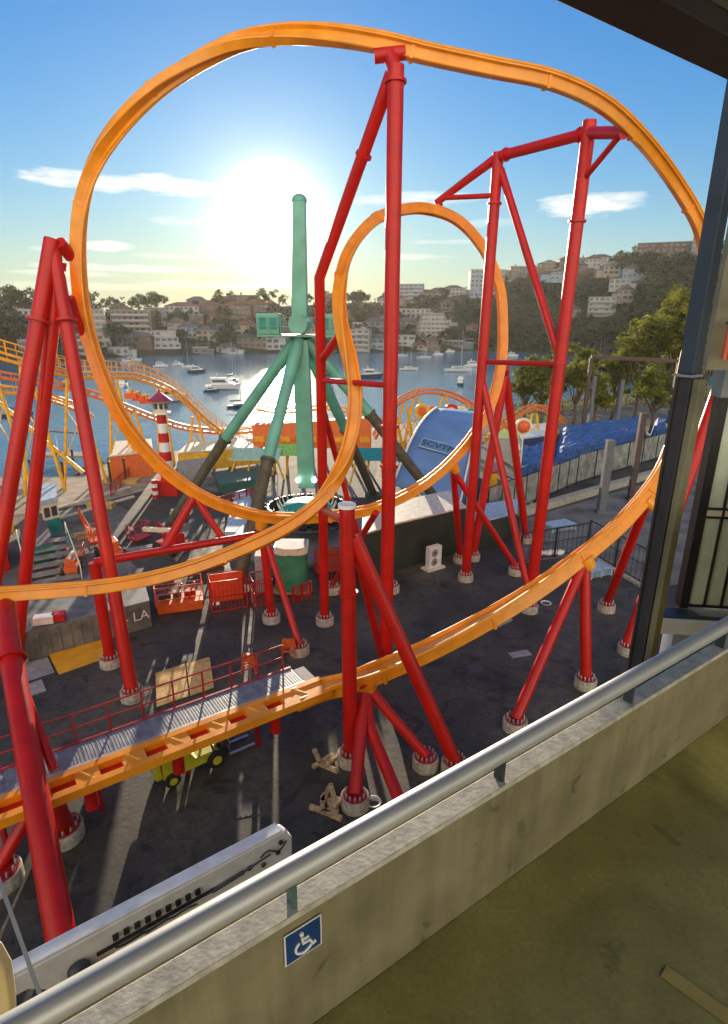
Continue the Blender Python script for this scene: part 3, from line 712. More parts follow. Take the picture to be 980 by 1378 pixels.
# yellow and red ride front far left
r, base = HOUSEBOX('ride_booth', [(-60,735),(20,716),(16,690),(-60,700)], 2.2, YEL, mat('plum deck', (.12,.08,.1)), 'yellow ride booth with a dark roof at the left edge of the yard', 'booth', .2, .2)
r, base = HOUSEBOX('ride_platform', [(-80,790),(14,768),(12,742),(-80,756)], 1.6, RED, DRED, 'red ride base in front of the yellow booth at the left edge', 'platform', .1, .05)
# white crates lying by the container
for i, (px, py, s, mt_, lb_) in enumerate([(60,838,.9,WHITE,'white parts crate on top of the dark grey container'),(80,834,.6,RED,'red parts crate beside the white one on the dark grey container')]):
    c = G(px, py, 1.62); q = MB(); q.box(c+Z*.2, (s,.5,.4), rotz(.3))
    for k in range(3): q.box(c+Z*.2+V((0,-.27,-.12+.12*k)), (s+.02,.03,.05), rotz(.3))
    tag(q.build('parts_crate', mt_, loc=c, bevel=.02), lb_, 'crate')

# boom lifts and baskets
def lift(px, py, ang, label, mt=ORL, arm=True, s=1.0, bz=.4, red=None):
    t = thing('boom_lift', label, 'boom lift', (0,0,0))
    q = MB(); q.box((0,0,.55), (2.0,1.3,.5)); q.build('chassis', mt, t, bevel=.05)
    for x_ in (-.75,.75):
        for y_ in (-.7,.7):
            q = MB(); q.lathe((x_,y_-.14,.4), [(.33,0),(.4,.05),(.4,.23),(.33,.28)], 18, V((0,1,0))); q.build('wheel', RUBBER, t)
    q = MB(); q.box((-.3,0,1.15), (1.3,.9,.7)); q.build('turret', mt, t, bevel=.06)
    if arm:
        q = MB(); q.beam((-.6,0,1.7), (2.9,0,1.15), .28, .32); q.build('arm', CREAM, t, bevel=.03)
        q = MB(); q.beam((-.6,0,1.35), (1.2,0,1.2), .14, .16); q.build('lower_arm', mt, t)
    basket(V((3.5,0,bz)), t, mt)
    t.location = G(px,py,0); t.rotation_euler = (0,0,ang); t.scale = (s,)*3
    return t
def basket(c, t, mt, L_=1.9, W_=.9):
    q = MB(); q.box(c, (L_*.55 if t.name.startswith('boom') else L_, W_*1.6 if t.name.startswith('boom') else W_, .12)); q.build('basket_floor', mt, t)
    lx, ly = (L_*.27, W_*.8) if t.name.startswith('boom') else (L_/2, W_/2)
    q = MB()
    for x_ in (-lx, 0, lx):
        for y_ in (-ly, ly): q.tube([c+V((x_,y_,0)), c+V((x_,y_,1.1))], .03, 6)
    for z_ in (.35,.7,1.1):
        q.tube([c+V((-lx,-ly,z_)), c+V((lx,-ly,z_)), c+V((lx,ly,z_)), c+V((-lx,ly,z_)), c+V((-lx,-ly,z_))], .028, 6)
    q.build('guard_rail', mt, t)
    q = MB(); q.box(c+V((0,ly-.1,.9)), (.4,.15,.25)); q.build('control_box', WHITE, t)
lift(150,752,2.2,'orange boom lift with a cream arm behind the red horizontal beam')
lift(232,742,2.6,'red boom lift whose arm reaches up beside the dark tower leg', mt=RED)
lift(98,770,1.9,'small orange boom lift standing on the paving right of the ride steps', s=.7)
sc_ = thing('work_platform', 'orange railed work platform full of parts on the asphalt below the beam', 'work platform', (0,0,0))
q = MB(); q.box((0,0,.3), (2.5,1.3,.5)); q.build('base', ORL, sc_, bevel=.04)
basket(V((0,0,.6)), sc_, ORL, 2.6, 1.4)
for x_ in (-.8,-.1,.6):
    q = MB(); q.box((x_,.05,.85), (.45,.5,.4), rotz(x_)); q.tube([(x_,0,.9),(x_+.3,.1,1.5)], .05, 6); q.build('stacked_part', DGREY if x_ < 0 else RED, sc_)
sc_.location = G(243,818,0); sc_.rotation_euler = (0,0,.33)
def cage(px, py, w_, d_, h, ang, label, infill=None, mt=RED):
    t = thing('barrier_cage', label, 'cage', (0,0,0))
    q = MB()
    for x_ in (-w_/2, w_/2):
        for y_ in (-d_/2, d_/2): q.box((x_,y_,h/2), (.08,.08,h))
    for z_ in (.08, h*.5, h):
        q.tube([(-w_/2,-d_/2,z_),(w_/2,-d_/2,z_),(w_/2,d_/2,z_),(-w_/2,d_/2,z_),(-w_/2,-d_/2,z_)], .035, 6)
    for i in range(1, 9): q.box((-w_/2+w_*i/9,-d_/2,h/2), (.03,.03,h))
    q.build('frame', mt, t)
    if infill: q = MB(); q.box((0,d_/2-.05,h/2), (w_-.1,.05,h-.1)); q.build('infill_sheet', infill, t)
    t.location = G(px,py,0); t.rotation_euler = (0,0,ang); return t
cage(308,815,2.0,1.3,1.9,.35,'red cage with a bright orange back sheet at the foot of the tower leg', mat('bright orange sheet', (.85,.08,.02)))
cage(352,808,1.1,1.3,1.6,.35,'narrow red cage between the orange-backed cage and the green kiosk')
cage(460,775,3.2,1.6,1.7,.3,'wide red barrier cage behind the bent red leg', mat('terracotta sheet', (.4,.06,.03)))
# green kiosk with cream curved roof
c = G(392,802,0); k = thing('curved_kiosk', 'round fronted green kiosk with a cream curved roof edge and plank base', 'kiosk', c)
q = MB(); pl = [c + V((.92*math.cos(a), .6*math.sin(a)+.5, .12)) for a in [math.pi + i*math.pi/12 for i in range(13)]] + [c+V((.92,1.7,.12)), c+V((-.92,1.7,.12))]
q.prism(pl, (0,0,2.5)); q.build('wall', KGRN, k)
q = MB(); q.prism([p + (p-c).normalized()*.12 + Z*2.5 for p in pl], (0,0,.4)); q.build('roof_edge', CREAM, k)
q = MB(); q.prism([p + Z*2.9 for p in pl], (0,0,.06)); q.build('roof_sheet', GREY, k)
q = MB(); q.prism([V((p.x,p.y,0)) + (p-c).normalized()*.35 for p in pl], (0,0,.12)); q.build('plinth', WOOD, k)
BOX('grey_screen', [(345,797),(352,770),(368,768),(366,797)], 2.4, GREY, 'grey screen wall panel left of the green curved kiosk', 'screen')

# ------------------------------------------------------------------ green tower ride
HUB = P(404,436,42.)
tw = thing('pendulum_ride', 'sea green pendulum ride on three raking legs with a tall arm standing upright', 'ride', (HUB.x,HUB.y,0))
ftb = [G(228,706,0), G(318,798,0), G(613,705,0), G(504,668,0)]
for i, f in enumerate(ftb):
    mid = HUB.lerp(f, .53 if i != 2 else .4); q = MB(); q.tube([HUB + (f-HUB)*.03 - Z*.6, mid], [.43,.4], 16); lg = q.build('leg', GREEN, tw)
    q = MB(); q.tube([mid, f], [.4,.38], 16); q.lathe(mid, [(.5,-.1),(.5,.1)], 16, f-HUB); q.build('lower_leg', OLIVE, lg)
    q = MB(); q.lathe(V((f.x,f.y,0)), [(.9,0),(.9,.25)], 20); q.build('foot_plate', DGREY, lg)
TOP = P(403,272,42.)
q = MB(); q.prism([HUB+V((x_,-.5,.4)) for x_ in (-.52,.52)] + [V((TOP.x+.42,HUB.y-.5,TOP.z)), V((TOP.x-.4,HUB.y-.5,TOP.z))], (0,1.0,0)); q.build('arm', GREEN, tw, bevel=.08)
q = MB(); q.sphere(TOP+Z*.1, .5, 16, (1,1,.8)); q.build('arm_head', GREEN, tw)
low = P(410,655,42.)
q = MB(); q.prism([HUB+V((-.55,-.55,-1.0)), HUB+V((.55,-.55,-1.0)), V((HUB.x+.8,HUB.y-.55,low.z)), V((HUB.x-.4,HUB.y-.55,low.z))], (0,1.1,0)); q.build('lower_arm', GREEN, tw, bevel=.08)
q = MB(); q.tube([HUB-V((0,1.6,0)), HUB+V((0,1.6,0))], .62, 22); q.build('hub', GREEN, tw)
q = MB(); q.box(HUB+V((.2,0,-.75)), (6.0,2.2,.14)); q.build('service_deck', GREEN, tw)
for x_ in (-2.1,2.1):
    q = MB(); q.box(HUB+V((x_,0,.0)), (1.5,1.6,1.35)); mo = q.build('motor_housing', GREEN, tw, bevel=.05)
    for dx in (-.35,.35): q = MB(); q.box(HUB+V((x_+dx,-.81,.05)), (.5,.04,.8)); q.build('vent_panel', TEAL, mo)
q = MB()
for x_ in [-2.8+.7*i for i in range(9)]: q.tube([HUB+V((x_+.2,-1.08,-.7)), HUB+V((x_+.2,-1.08,.4))], .03, 6)
for z_ in (-.15,.4): q.tube([HUB+V((-2.8,-1.08,z_)), HUB+V((3.2,-1.08,z_))], .03, 6)
q.build('guard_rail', GREEN, tw)
gc = V((HUB.x+.15, HUB.y, 2.0))
gd = thing('seat_carousel', 'ring of black seats round a teal disc at the foot of the green tower', 'gondola', (gc.x,gc.y,0))
q = MB(); q.lathe(gc, [(.6,1.1),(1.6,.9),(2.2,.3),(2.6,0),(2.2,-.25),(.4,-.4)], 28); q.build('disc', TEAL, gd)
for i in range(26):
    a = i*2*math.pi/26; q = MB(); q.tube([gc+V((2.0*math.cos(a),2.0*math.sin(a),.5)), gc+V((2.25*math.cos(a),2.25*math.sin(a),1.0))], [.07,.02], 5)
    q.build('lamp_spike', WHITE, gd)
for i in range(24):
    a = i*2*math.pi/24; p = gc + V((3.1*math.cos(a),3.1*math.sin(a),-.2)); q = MB()
    q.box(p, (.35,.5,.15), rotz(a)); q.box(p+V((-.2*math.cos(a),-.2*math.sin(a),.5)), (.14,.5,.95), rotz(a)); q.tube([p+V((.1*math.cos(a),.1*math.sin(a),.5)), p+Z*1.05],.05,5)
    q.build('seat', BLACK, gd)
q = MB(); q.lathe(gc, [(2.5,-.35),(3.4,-.35),(3.4,-.2),(2.5,-.2)], 32); q.build('seat_ring', DGREY, gd)
q = MB(); q.lathe(V((gc.x,gc.y,0)), [(5.6,0),(5.6,.5),(5.4,.55)], 40)
tag(q.build('ride_deck', mat('blue grey deck', (.16,.19,.22), .5, var=.2, scale=.6), loc=(gc.x,gc.y,0)), 'round blue grey deck under the green pendulum ride', 'deck')
o = BOX('access_ramp', [(303,722),(318,668),(336,668),(350,722)], .4, LBLUE, 'pale blue metal access ramp beside the near dark tower leg', 'ramp')
for i, px in enumerate((401,423)):
    c = P(px, 646, 41.2); q = MB(); q.sphere(c, .2, 10); q.tube([c, c+V((0,.5,.1))], .06, 6)
    LM = MATS.get('lit lamp')
    if not LM:
        LM = mat('lit lamp', (1,.95,.85)); LM.node_tree.nodes['Principled BSDF'].inputs['Emission Color'].default_value = (1,.95,.85,1); LM.node_tree.nodes['Principled BSDF'].inputs['Emission Strength'].default_value = 3
    q.build('flood_lamp', LM, gd)

# ------------------------------------------------------------------ dark green building, condenser, canopy
r, base = HOUSEBOX('plant_building', [(488,786),(531,768),(622,742),(600,716),(490,745)], 3.3, DGRN, mat('cream roof sheet', (.62,.6,.5), .5), 'dark green clad plant building with a cream roof right of the tallest post', 'building', .12, .12)
c = G(583,765,0); ac = thing('air_conditioner', 'tall white outdoor air conditioner with two fans by the dark green wall', 'air conditioner', c)
fa_ = math.atan2((base[2]-base[1]).y, (base[2]-base[1]).x); Ma = rotz(fa_)
q = MB(); q.box(c+Z*.9, (1.05,.45,1.5), Ma); q.build('casing', WHITE, ac, bevel=.03)
q = MB(); q.box(c+Z*.08, (1.5,.8,.14), Ma); q.build('base', CREAM, ac)
for z_ in (.58,1.22):
    q = MB(); n_ = Ma @ V((0,-1,0)); q.lathe(c+Z*z_+n_*.225+Ma@V((-.12,0,0)), [(.27,0),(.27,.02),(.24,.03)], 18, n_); fn = q.build('fan_grille', mat('tan grille',(.3,.27,.2)), ac)
    q = MB(); q.lathe(c+Z*z_+n_*.255+Ma@V((-.12,0,0)), [(.08,0),(.08,.03)], 12, n_); q.build('fan_hub', DGREY, fn)
r, base = HOUSEBOX('small_plant_box', [(638,738),(692,722),(694,702),(636,712)], 1.9, DGRN, LBLUE, 'small dark box with a pale blue top behind the portal foot', 'plant box', .1, .1)
# blue canopy
cn = thing('canopy', 'large blue curved canopy with a pale lettered sign, behind the tallest post', 'canopy', G(575,668,0))
tl, tr = P(588,549,61), P(650,556,61); bl, br = P(529,652,50), P(618,686,47)
n_ = 14; vs = []
for i in range(n_+1):
    t = i/n_
    l = bl.lerp(tl, t) + Z*1.3*math.sin(math.pi*t); r_ = br.lerp(tr, t) + Z*1.3*math.sin(math.pi*t)
    for j in range(6): vs.append(l.lerp(r_, j/5) + Z*.12*math.sin(math.pi*j/5))
fs = [(i*6+j, i*6+j+1, (i+1)*6+j+1, (i+1)*6+j) for i in range(n_) for j in range(5)]
q = MB(); q.add(vs, fs, True); o = q.build('roof_sheet', BLUER, cn); sm = o.modifiers.new('thick','SOLIDIFY'); sm.thickness = .12
q = MB()
for a_, b_ in ((bl,tl),(br,tr)):
    q.tube([a_.lerp(b_, i/10)+Z*(1.3*math.sin(math.pi*i/10)+.08) for i in range(11)], .1, 8)
q.build('edge_tube', WHITE, cn)
for p in (bl, br, tl, tr):
    q = MB(); q.tube([p, V((p.x,p.y,0))], .12, 8); q.build('post', GREY, cn)
# side return on the right
q = MB(); q.prism([br, V((br.x,br.y,0))] + [V((tr.x,tr.y,0)), tr] + [br.lerp(tr, i/6)+Z*1.3*math.sin(math.pi*i/6) for i in (5,4,3,2,1)], (.1,0,0)); q.build('side_wall', BLUER, cn)
u_ = (br-bl).normalized(); v_ = (tl-bl).normalized(); i0 = 7*6
def CN(a, b): # point on canopy surface, a across 0-1, b up 0-1
    l = bl.lerp(tl, b) + Z*1.3*math.sin(math.pi*b); r_ = br.lerp(tr, b) + Z*1.3*math.sin(math.pi*b); return l.lerp(r_, a)
s0_ = CN(.28,.34); xd = (CN(.8,.34)-s0_).normalized(); yd = (CN(.28,.5)-s0_).normalized(); nn = xd.cross(yd).normalized(); yd = nn.cross(xd)
q = MB(); ctr_ = CN(.52,.36) + nn*.28; q.box(ctr_, (4.0,1.35,.06), Matrix((xd, yd, nn)).transposed()); sgn = q.build('sign_board', LBLUE, cn)
q = MB(); q.box(ctr_+nn*.035, (3.8,1.1,.03), Matrix((xd, yd, nn)).transposed()); q.build('sign_face', mat('sign blue',(.1,.24,.42)), sgn)
text('SCVTMS', 1.05, ctr_+nn*.07, xd, yd, mat('sign navy',(.01,.015,.06)), sgn)

# ------------------------------------------------------------------ left family coaster
def small_track(name, ctrl, label, mt, rail=.1, gauge=.9, ties=True, handrail=False, tubes=2):
    c = [list(P(a,b,y)) for a,b,y in ctrl]; pp = [V(q[:3]) for q in catmull(c, 10)]
    t = thing(name, label, 'roller coaster', (pp[len(pp)//2].x, pp[len(pp)//2].y, 0), 'small coaster tracks by the water')
    fr = []
    for i in range(len(pp)):
        d = (pp[min(len(pp)-1,i+1)]-pp[max(0,i-1)]); d.normalize(); s = d.cross(Z); s.normalize(); fr.append((pp[i], d, s))
    for k in (-1,1): q = MB(); q.tube([p+s*(gauge/2*k) for p,d,s in fr], rail, 7); q.build('rail', mt, t)
    q = MB(); q.tube([p-Z*.55 for p,d,s in fr], rail*1.6, 7); q.build('spine', mt, t)
    for i in range(0, len(fr), 2):
        q = MB(); p, d, s = fr[i]; q.beam(p-s*gauge/2, p+s*gauge/2, .1, .1); q.beam(p-s*gauge/2, p-Z*.5, .07, .07); q.beam(p+s*gauge/2, p-Z*.5, .07, .07)
        q.build('cross_tie', mt, t)
    if handrail:
        for k in (-1.9,1.9):
            q = MB(); q.tube([p+s*(gauge/2*k)+Z*1.1 for p,d,s in fr], .04, 5); q.tube([p+s*(gauge/2*k)+Z*.55 for p,d,s in fr], .03, 5)
            for i in range(0, len(fr), 2): p,d,s = fr[i]; q.tube([p+s*(gauge/2*k), p+s*(gauge/2*k)+Z*1.1], .035, 5)
            q.build('handrail', mt, t)
        for k in (-1,1):
            q = MB()
            for i in range(len(fr)-1):
                a = fr[i][0]+fr[i][2]*(gauge*.72*k); b = fr[i+1][0]+fr[i+1][2]*(gauge*.72*k); q.beam(a, b, .35, .05)
            q.build('catwalk', mt, t)
    return t, fr
ORY = mat('orange coaster paint', (.85,.4,.02), .4, var=.1)
RDY = mat('red orange coaster paint', (.72,.2,.03), .4, var=.1)
small_track('family_coaster_track', [(-80,450,50),(-20,468,52),(50,488,54),(100,500,57),(150,501,60),(190,505,63),(235,525,65),(280,566,67),(320,592,69),(370,600,71)], 'orange coaster track with handrailed catwalk dropping from the left edge toward the lighthouse', ORY, handrail=True)
small_track('family_coaster_track', [(-80,478,54),(0,500,56),(70,512,59),(130,528,62),(180,548,64),(225,565,66),(262,574,68),(320,577,71),(400,566,74)], 'lower red orange coaster track passing behind the lighthouse top', RDY)
small_track('family_coaster_track', [(-90,505,50),(-30,516,52),(30,523,54),(90,540,60),(120,560,66)], 'lowest orange coaster track at the left edge over the water', ORY)
small_track('family_coaster_track', [(505,585,70),(520,560,71),(540,536,73),(575,523,76),(612,530,79),(650,552,82),(690,575,84)], 'red arched coaster hill above the blue canopy', RDY)
small_track('family_coaster_track', [(345,545,72),(380,550,74),(440,545,76),(500,556,78)], 'orange coaster track crossing behind the foot of the green tower', ORY)
small_track('family_coaster_track', [(650,590,66),(690,560,70),(725,545,74),(760,565,78)], 'short orange coaster rise beyond the inverted V trestle', RDY)
q = MB()
def train(cs, label):
    t = thing('coaster_train', label, 'train', V((cs[0].x,cs[0].y,0)))
    for c in cs:
        q = MB(); q.box(c+Z*.45, (1.3,.9,.6)); cr = q.build('car', ORL, t, bevel=.08)
        q = MB(); q.box(c+Z*.85, (.25,.8,.6)); q.build('seat_back', YEL, cr)
train([P(178,538,63.8), P(188,541,64.2), P(198,545,64.6)], 'short orange train on the lower coaster track left of the lighthouse')
# yellow supports
def trestle(px, pyt, pyb, Y, lab, spread=2.2, r=.16, cross=True, mt=YEL):
    t0 = P(px, pyt, Y); t = thing('coaster_trestle', lab, 'coaster support', (t0.x,t0.y,0), 'yellow trestles of the small coaster')
    b1 = V((t0.x-spread/2,t0.y-.8,-1.5 if Y > 62 and px < 160 else 0)); b2 = V((t0.x+spread/2,t0.y+.8,b1.z))
    for b_ in (b1,b2): q = MB(); q.tube([t0+V((.25 if b_ is b2 else -.25,0,-.4)), b_], r, 8); q.build('leg', mt, t)
    if cross:
        q = MB(); q.beam(t0.lerp(b1,.35), t0.lerp(b2,.75), .1,.1); q.beam(t0.lerp(b2,.35), t0.lerp(b1,.75), .1,.1); q.build('cross_brace', mt, t)
for i, (a, b_, c_, Y, s) in enumerate([(30,478,0,54,3),(93,498,0,57,3.5),(152,505,0,60,2.5),(178,548,0,64,2),(214,520,0,65,1.2),(-20,470,0,52,3),(262,556,0,67,2),(302,585,0,69,2)]):
    trestle(a, b_, c_, Y, ['yellow trestle at the far left behind the A-frame legs','tall cross-braced yellow trestle seen between the A-frame legs','yellow trestle rising beside the left side of the big loop','yellow trestle under the short orange train','slim yellow trestle just left of the lighthouse lantern','yellow trestle at the very left edge of the park','yellow trestle right of the lighthouse','low yellow trestle behind the near dark tower leg'][i], s)
q = MB(); q.tube([P(-40,510,56), P(112,636,56.)], .2, 8); tag(q.build('raking_strut', YEL, loc=(P(36,570,56).x, P(36,570,56).y, 0)), 'long yellow raking strut crossing the water at the left', 'strut')
for i, (px, py, Y) in enumerate([(545,540,73),(560,530,75),(598,527,78),(628,540,80),(720,552,74),(745,560,76),(530,556,71)]):
    trestle(px, py, 0, Y, ['yellow trestle left of the arched red hill top','yellow trestle under the crown of the arched red hill','yellow trestle right of the crown of the arched red hill','yellow trestle at the right foot of the arched red hill','yellow A trestle beyond the inverted V support','yellow A trestle nearest the blue tarpaulins','yellow trestle at the left foot of the arched red hill'][i], 3, .17)

# ------------------------------------------------------------------ lighthouse
c = G(228,664,0); lh = thing('toy_lighthouse', 'red and white banded model lighthouse with a red pagoda roof', 'lighthouse', c)
q = MB(); q.box(c+Z*.75, (2.2,2.0,1.5)); q.build('base', RED, lh, bevel=.04)
for i in range(7):
    q = MB(); q.lathe(c+Z*(1.5+i*.88), [(.62-.03*i,0),(.59-.03*i,.88)], 16); q.build('band', WHITE if i % 2 else RED, lh)
zt = 1.5+7*.88
q = MB(); q.lathe(c+Z*zt, [(.9,0),(.9,.15),(.6,.16),(.6,1.15),(.7,1.2)], 8); ln = q.build('lantern', CREAM, lh)
for k in range(8):
    a = math.pi/8+k*math.pi/4; q = MB(); q.box(c+V((.6*math.cos(a),.6*math.sin(a),zt+.72)), (.05,.3,.5), rotz(a)); q.build('window', GLASS, ln)
q = MB(); q.lathe(c+Z*(zt+1.2), [(1.15,0),(.7,.3),(.12,.75),(.03,1.2)], 8, smooth=False); q.build('roof', mat('plum roof',(.3,.03,.08)), lh)
c = G(210,670,0); q = MB()
for i in range(5): q.lathe(c+Z*(i*.35), [(.28,0),(.28,.35)], 12)
t = q.build('striped_bollard', WHITE, loc=c); tag(t, 'small red and white striped post left of the lighthouse base', 'bollard')
q = MB()
for i in range(0,5,2): q.lathe(c+Z*(i*.35), [(.29,.01),(.29,.34)], 12)
q.build('red_band', RED, t)
# orange booth and long yellow front
r, base = HOUSEBOX('boarded_booth', [(152,648),(208,640),(206,622),(160,626)], 2.6, mat('orange board', (.75,.16,.03), .6, var=.08), CREAM, 'orange boarded ride front left of the lighthouse', 'booth', .15, .2)
c0_ = P(240,622,61); c1_ = P(350,610,66)
q = MB(); q.prism([c0_-Z*1.2, c1_-Z*1.2, c1_+Z*.6, c0_+Z*.9], (0,1,0)); yo = tag(q.build('ride_facade', YEL, loc=(c0_.x,c0_.y,0)), 'long yellow curved ride fascia right of the lighthouse', 'fascia')
q = MB()
for k in (.05,.35,.65,.95): p = c0_.lerp(c1_,k); q.tube([p+V((0,.5,-1.2)), V((p.x,p.y+.5,0))], .15, 8)
q.build('post', YEL, yo)
q = MB(); q.prism([c0_+Z*.95, c1_+Z*.65, c1_+V((0,4,.9)), c0_+V((0,4,1.2))], (0,0,.1)); q.build('roof', CREAM, yo)
c0_ = P(340,590,66); c1_ = P(500,590,66)
r = thing('ride_facade', 'red and orange ride fascia behind the foot of the green tower', 'fascia', ((c0_+c1_)/2).xy.to_3d())
q = MB(); q.prism([V((c0_.x,c0_.y,2.0)), V((c1_.x,c1_.y,2.0)), V((c1_.x,c1_.y,5.5)), V((c0_.x,c0_.y,4.6))], (0,1.5,0)); q.build('board', mat('orange board', (.75,.16,.03)), r)
for i in range(9):
    p = c0_.lerp(c1_, (i+.5)/9); q = MB(); q.box((p.x,p.y-.05,3.0), (1.1,.1,.6)); q.build('panel', ORL if i % 2 else ORY, r)
    q = MB(); q.tube([(p.x,p.y+.5,0),(p.x,p.y+.5,2.0)], .15, 8); q.build('post', YEL, r)
def fence(name, p0, p1, h, n, mt, label, cat='fence', infill=None, pm=None, z0=0):
    a, b_ = G(*p0,z0), G(*p1,z0); dv = (b_-a); t = thing(name, label, cat, (a.x,a.y,0))
    for i in range(n+1):
        p = a+dv*(i/n); q = MB(); q.box(p+Z*h/2, (.1,.1,h), rotz(math.atan2(dv.y,dv.x))); q.build('post', pm or mt, t)
    q = MB(); q.beam(a+Z*h, b_+Z*h, .07,.07); q.beam(a+Z*(h*.55), b_+Z*(h*.55), .04,.04); q.beam(a+Z*.15, b_+Z*.15, .05,.05); q.build('rail', mt, t)
    if infill:
        for i in range(n):
            pa, pb = a+dv*((i+.04)/n), a+dv*((i+.96)/n); q = MB(); q.beam(pa+Z*(h/2+.05), pb+Z*(h/2+.05), .04, h*.86); q.build('panel', infill, t)
    else:
        q = MB(); nb = n*7
        for i in range(nb): p = a+dv*((i+.5)/nb); q.box(p+Z*h/2, (.025,.025,h*.95))
        q.build('bars', mt, t)
    return t
def parts_stack(px, py, n, L_, ang, mt_, lab):
    c = G(px, py, 0); t = thing('steel_parts', lab, 'steel parts', c)
    for i in range(n):
        a = ang + rnd.uniform(-.12,.12); dv = V((math.cos(a), math.sin(a), 0)); o_ = dv.cross(Z)*(.3*(i%3)) + Z*(.12+.2*(i//3)); q = MB(); q.beam(c+o_-dv*L_/2, c+o_+dv*L_/2, .16, .16); q.build('bar', mt_, t)
parts_stack(222, 716, 4, 3.2, 2.2, RED, 'long deep red steel bars stacked beside the far dark tower leg')
parts_stack(192, 742, 5, 2.2, .5, GALV, 'bundle of grey steel bars left of the red boom lift')
parts_stack(120, 720, 5, 2.6, .9, WOOD, 'stack of timber planks on the paving right of the ticket kiosk')
parts_stack(425, 752, 5, 2.0, .2, GALV, 'bundle of grey steel bars behind the green curved kiosk')
parts_stack(280, 760, 5, 2.0, .6, RED, 'short red steel bars stacked in front of the red boom lift')
parts_stack(245, 690, 4, 1.8, .1, CREAM, 'pale bars lying near the red queue fence behind the loop')
fence('yard_barrier', (255,775),(300,762), 1.1, 3, ORL, 'orange yard barrier behind the orange backed cage', 'barrier')
fence('yard_barrier', (108,700),(128,735), 1.1, 4, ORL, 'orange yard barrier on the paving beside the timber planks', 'barrier')
fence('yard_barrier', (395,812),(418,803), 1.0, 2, RED, 'small red yard barrier in front of the green kiosk plinth', 'barrier')
# green awnings with yellow struts
for i, (px, py, Y, w_, lab) in enumerate([(345,612,60,5,'pale green awning on yellow legs left of the near tower leg'),(395,606,62,4,'lime striped awning between the green tower legs'),(505,612,58,4.5,'teal awning on yellow legs beside the crest post')]):
    p = P(px, py, Y); t = thing('awning', lab, 'awning', (p.x,p.y,0))
    q = MB(); q.prism([p+V((-w_/2,-1.4,-.3)), p+V((w_/2,-1.4,-.3)), p+V((w_/2,1.4,.3)), p+V((-w_/2,1.4,.3))], (0,0,.12)); q.build('canopy', [mat('mint',(.4,.6,.45)), mat('lime',(.3,.6,.12)), TEAL][i], t)
    for k in range(4):
        q = MB(); x_ = -w_/2 + w_*k/3; q.tube([p+V((x_*.8,0,-.1)), V((p.x+x_*1.15,p.y-.6,0))], .11, 7); q.build('leg', YEL, t)
q = MB(); c = P(395,640,45)
# ride platform behind tower: dark board and teal base
BOX('ride_plinth', [(290,650),(352,640),(360,655),(296,664)], .9, mat('teal dark',(.03,.12,.1)), 'dark teal ride plinth behind the near tower leg', 'plinth')
BOX('grey_pavilion', [(240,648),(285,642),(280,622),(240,626)], 1.6, GREY, 'low grey pavilion right of the lighthouse base', 'pavilion')
# umbrella discs
for i in range(7):
    px = 568 + i*13; p = P(px, 553+(i%3)*3, 66+i*.6); t = thing('round_sign_disc', 'x', 'disc', (p.x,p.y,0), 'row of coloured ride discs behind the canopy')
    q = MB(); q.tube([p, V((p.x,p.y,0))], .1, 8); q.build('post', YEL, t)
    q = MB(); q.lathe(p+V((0,-.1,0)), [(.85,0),(.85,.12)], 20, V((0,-1,0))); dsk = q.build('disc', [YEL,ORL,LBLUE,RED,CREAM,TEAL,PLY][i], t)
    q = MB(); q.lathe(p+V((0,-.24,0)), [(.5,0),(.5,.03)], 16, V((0,-1,0))); q.build('disc_centre', [ORL,YEL,WHITE,YEL,RED,WHITE,ORL][i], dsk)
    t['label'] = ['yellow round disc with orange centre, leftmost behind the canopy','orange round disc with yellow centre behind the canopy','pale blue round disc with white centre behind the canopy','red round disc with yellow centre behind the canopy','cream round disc with red centre behind the canopy','teal round disc with white centre behind the canopy','tan round disc with orange centre, rightmost behind the canopy'][i]
# red queue fences behind the crest post
fence('queue_fence', (515,618),(560,600), 1.2, 6, DRED, 'red queue fence just left of the blue canopy')
fence('queue_fence', (180,640),(150,668), 1.2, 5, DRED, 'red queue fence left of the lighthouse')
fence('queue_fence', (280,690),(352,668), 1.1, 7, DRED, 'long red queue fence behind the near dark tower leg')
fence('queue_fence', (440,676),(500,700), 1.1, 6, DRED, 'red queue fence right of the green tower foot')
fence('panel_fence', (655,703),(775,652), 3.0, 8, BLACK, 'grey panelled hoarding with black posts, nearer run by the portal', infill=PANEL)
fence('panel_fence', (775,652),(960,595), 3.2, 10, BLACK, 'grey panelled hoarding with black posts, farther run in front of the blue tarpaulins', infill=PANEL)
fence('bar_fence', (700,758),(790,742), 2.2, 2, BLACK, 'black bar fence behind the white sandbags')
fence('bar_fence', (790,742),(870,790), 2.4, 2, BLACK, 'black bar fence behind the right descending track')
fence('bar_fence', (640,700),(690,688), 2.4, 3, BLACK, 'black bar fence between the canopy and the trestle')
fence('foreshore_fence', (690,566),(980,535), 2.4, 22, BROWN, 'long brown picket fence under the foreshore trees')
q = MB(); q.beam(G(795,748,.08), G(870,792,.08), .35, .16); struct(q.build('kerb', CONC))
q = MB(); q.beam(G(700,690,.3), G(965,612,.3), .8, .6); struct(q.build('kerb', CONC))
struct(sheet('rail_path', [(700,700),(980,618),(1100,640),(1100,760),(870,792),(790,745),(700,758)], .006, MPAVE))
struct(sheet('foreshore_path', [(700,585),(1050,560),(1050,600),(700,625)], .007, LPAVE))
struct(sheet('foreshore_lawn', [(640,590),(700,556),(760,560),(700,590)], .008, mat('bright lawn',(.2,.3,.02),.9)))
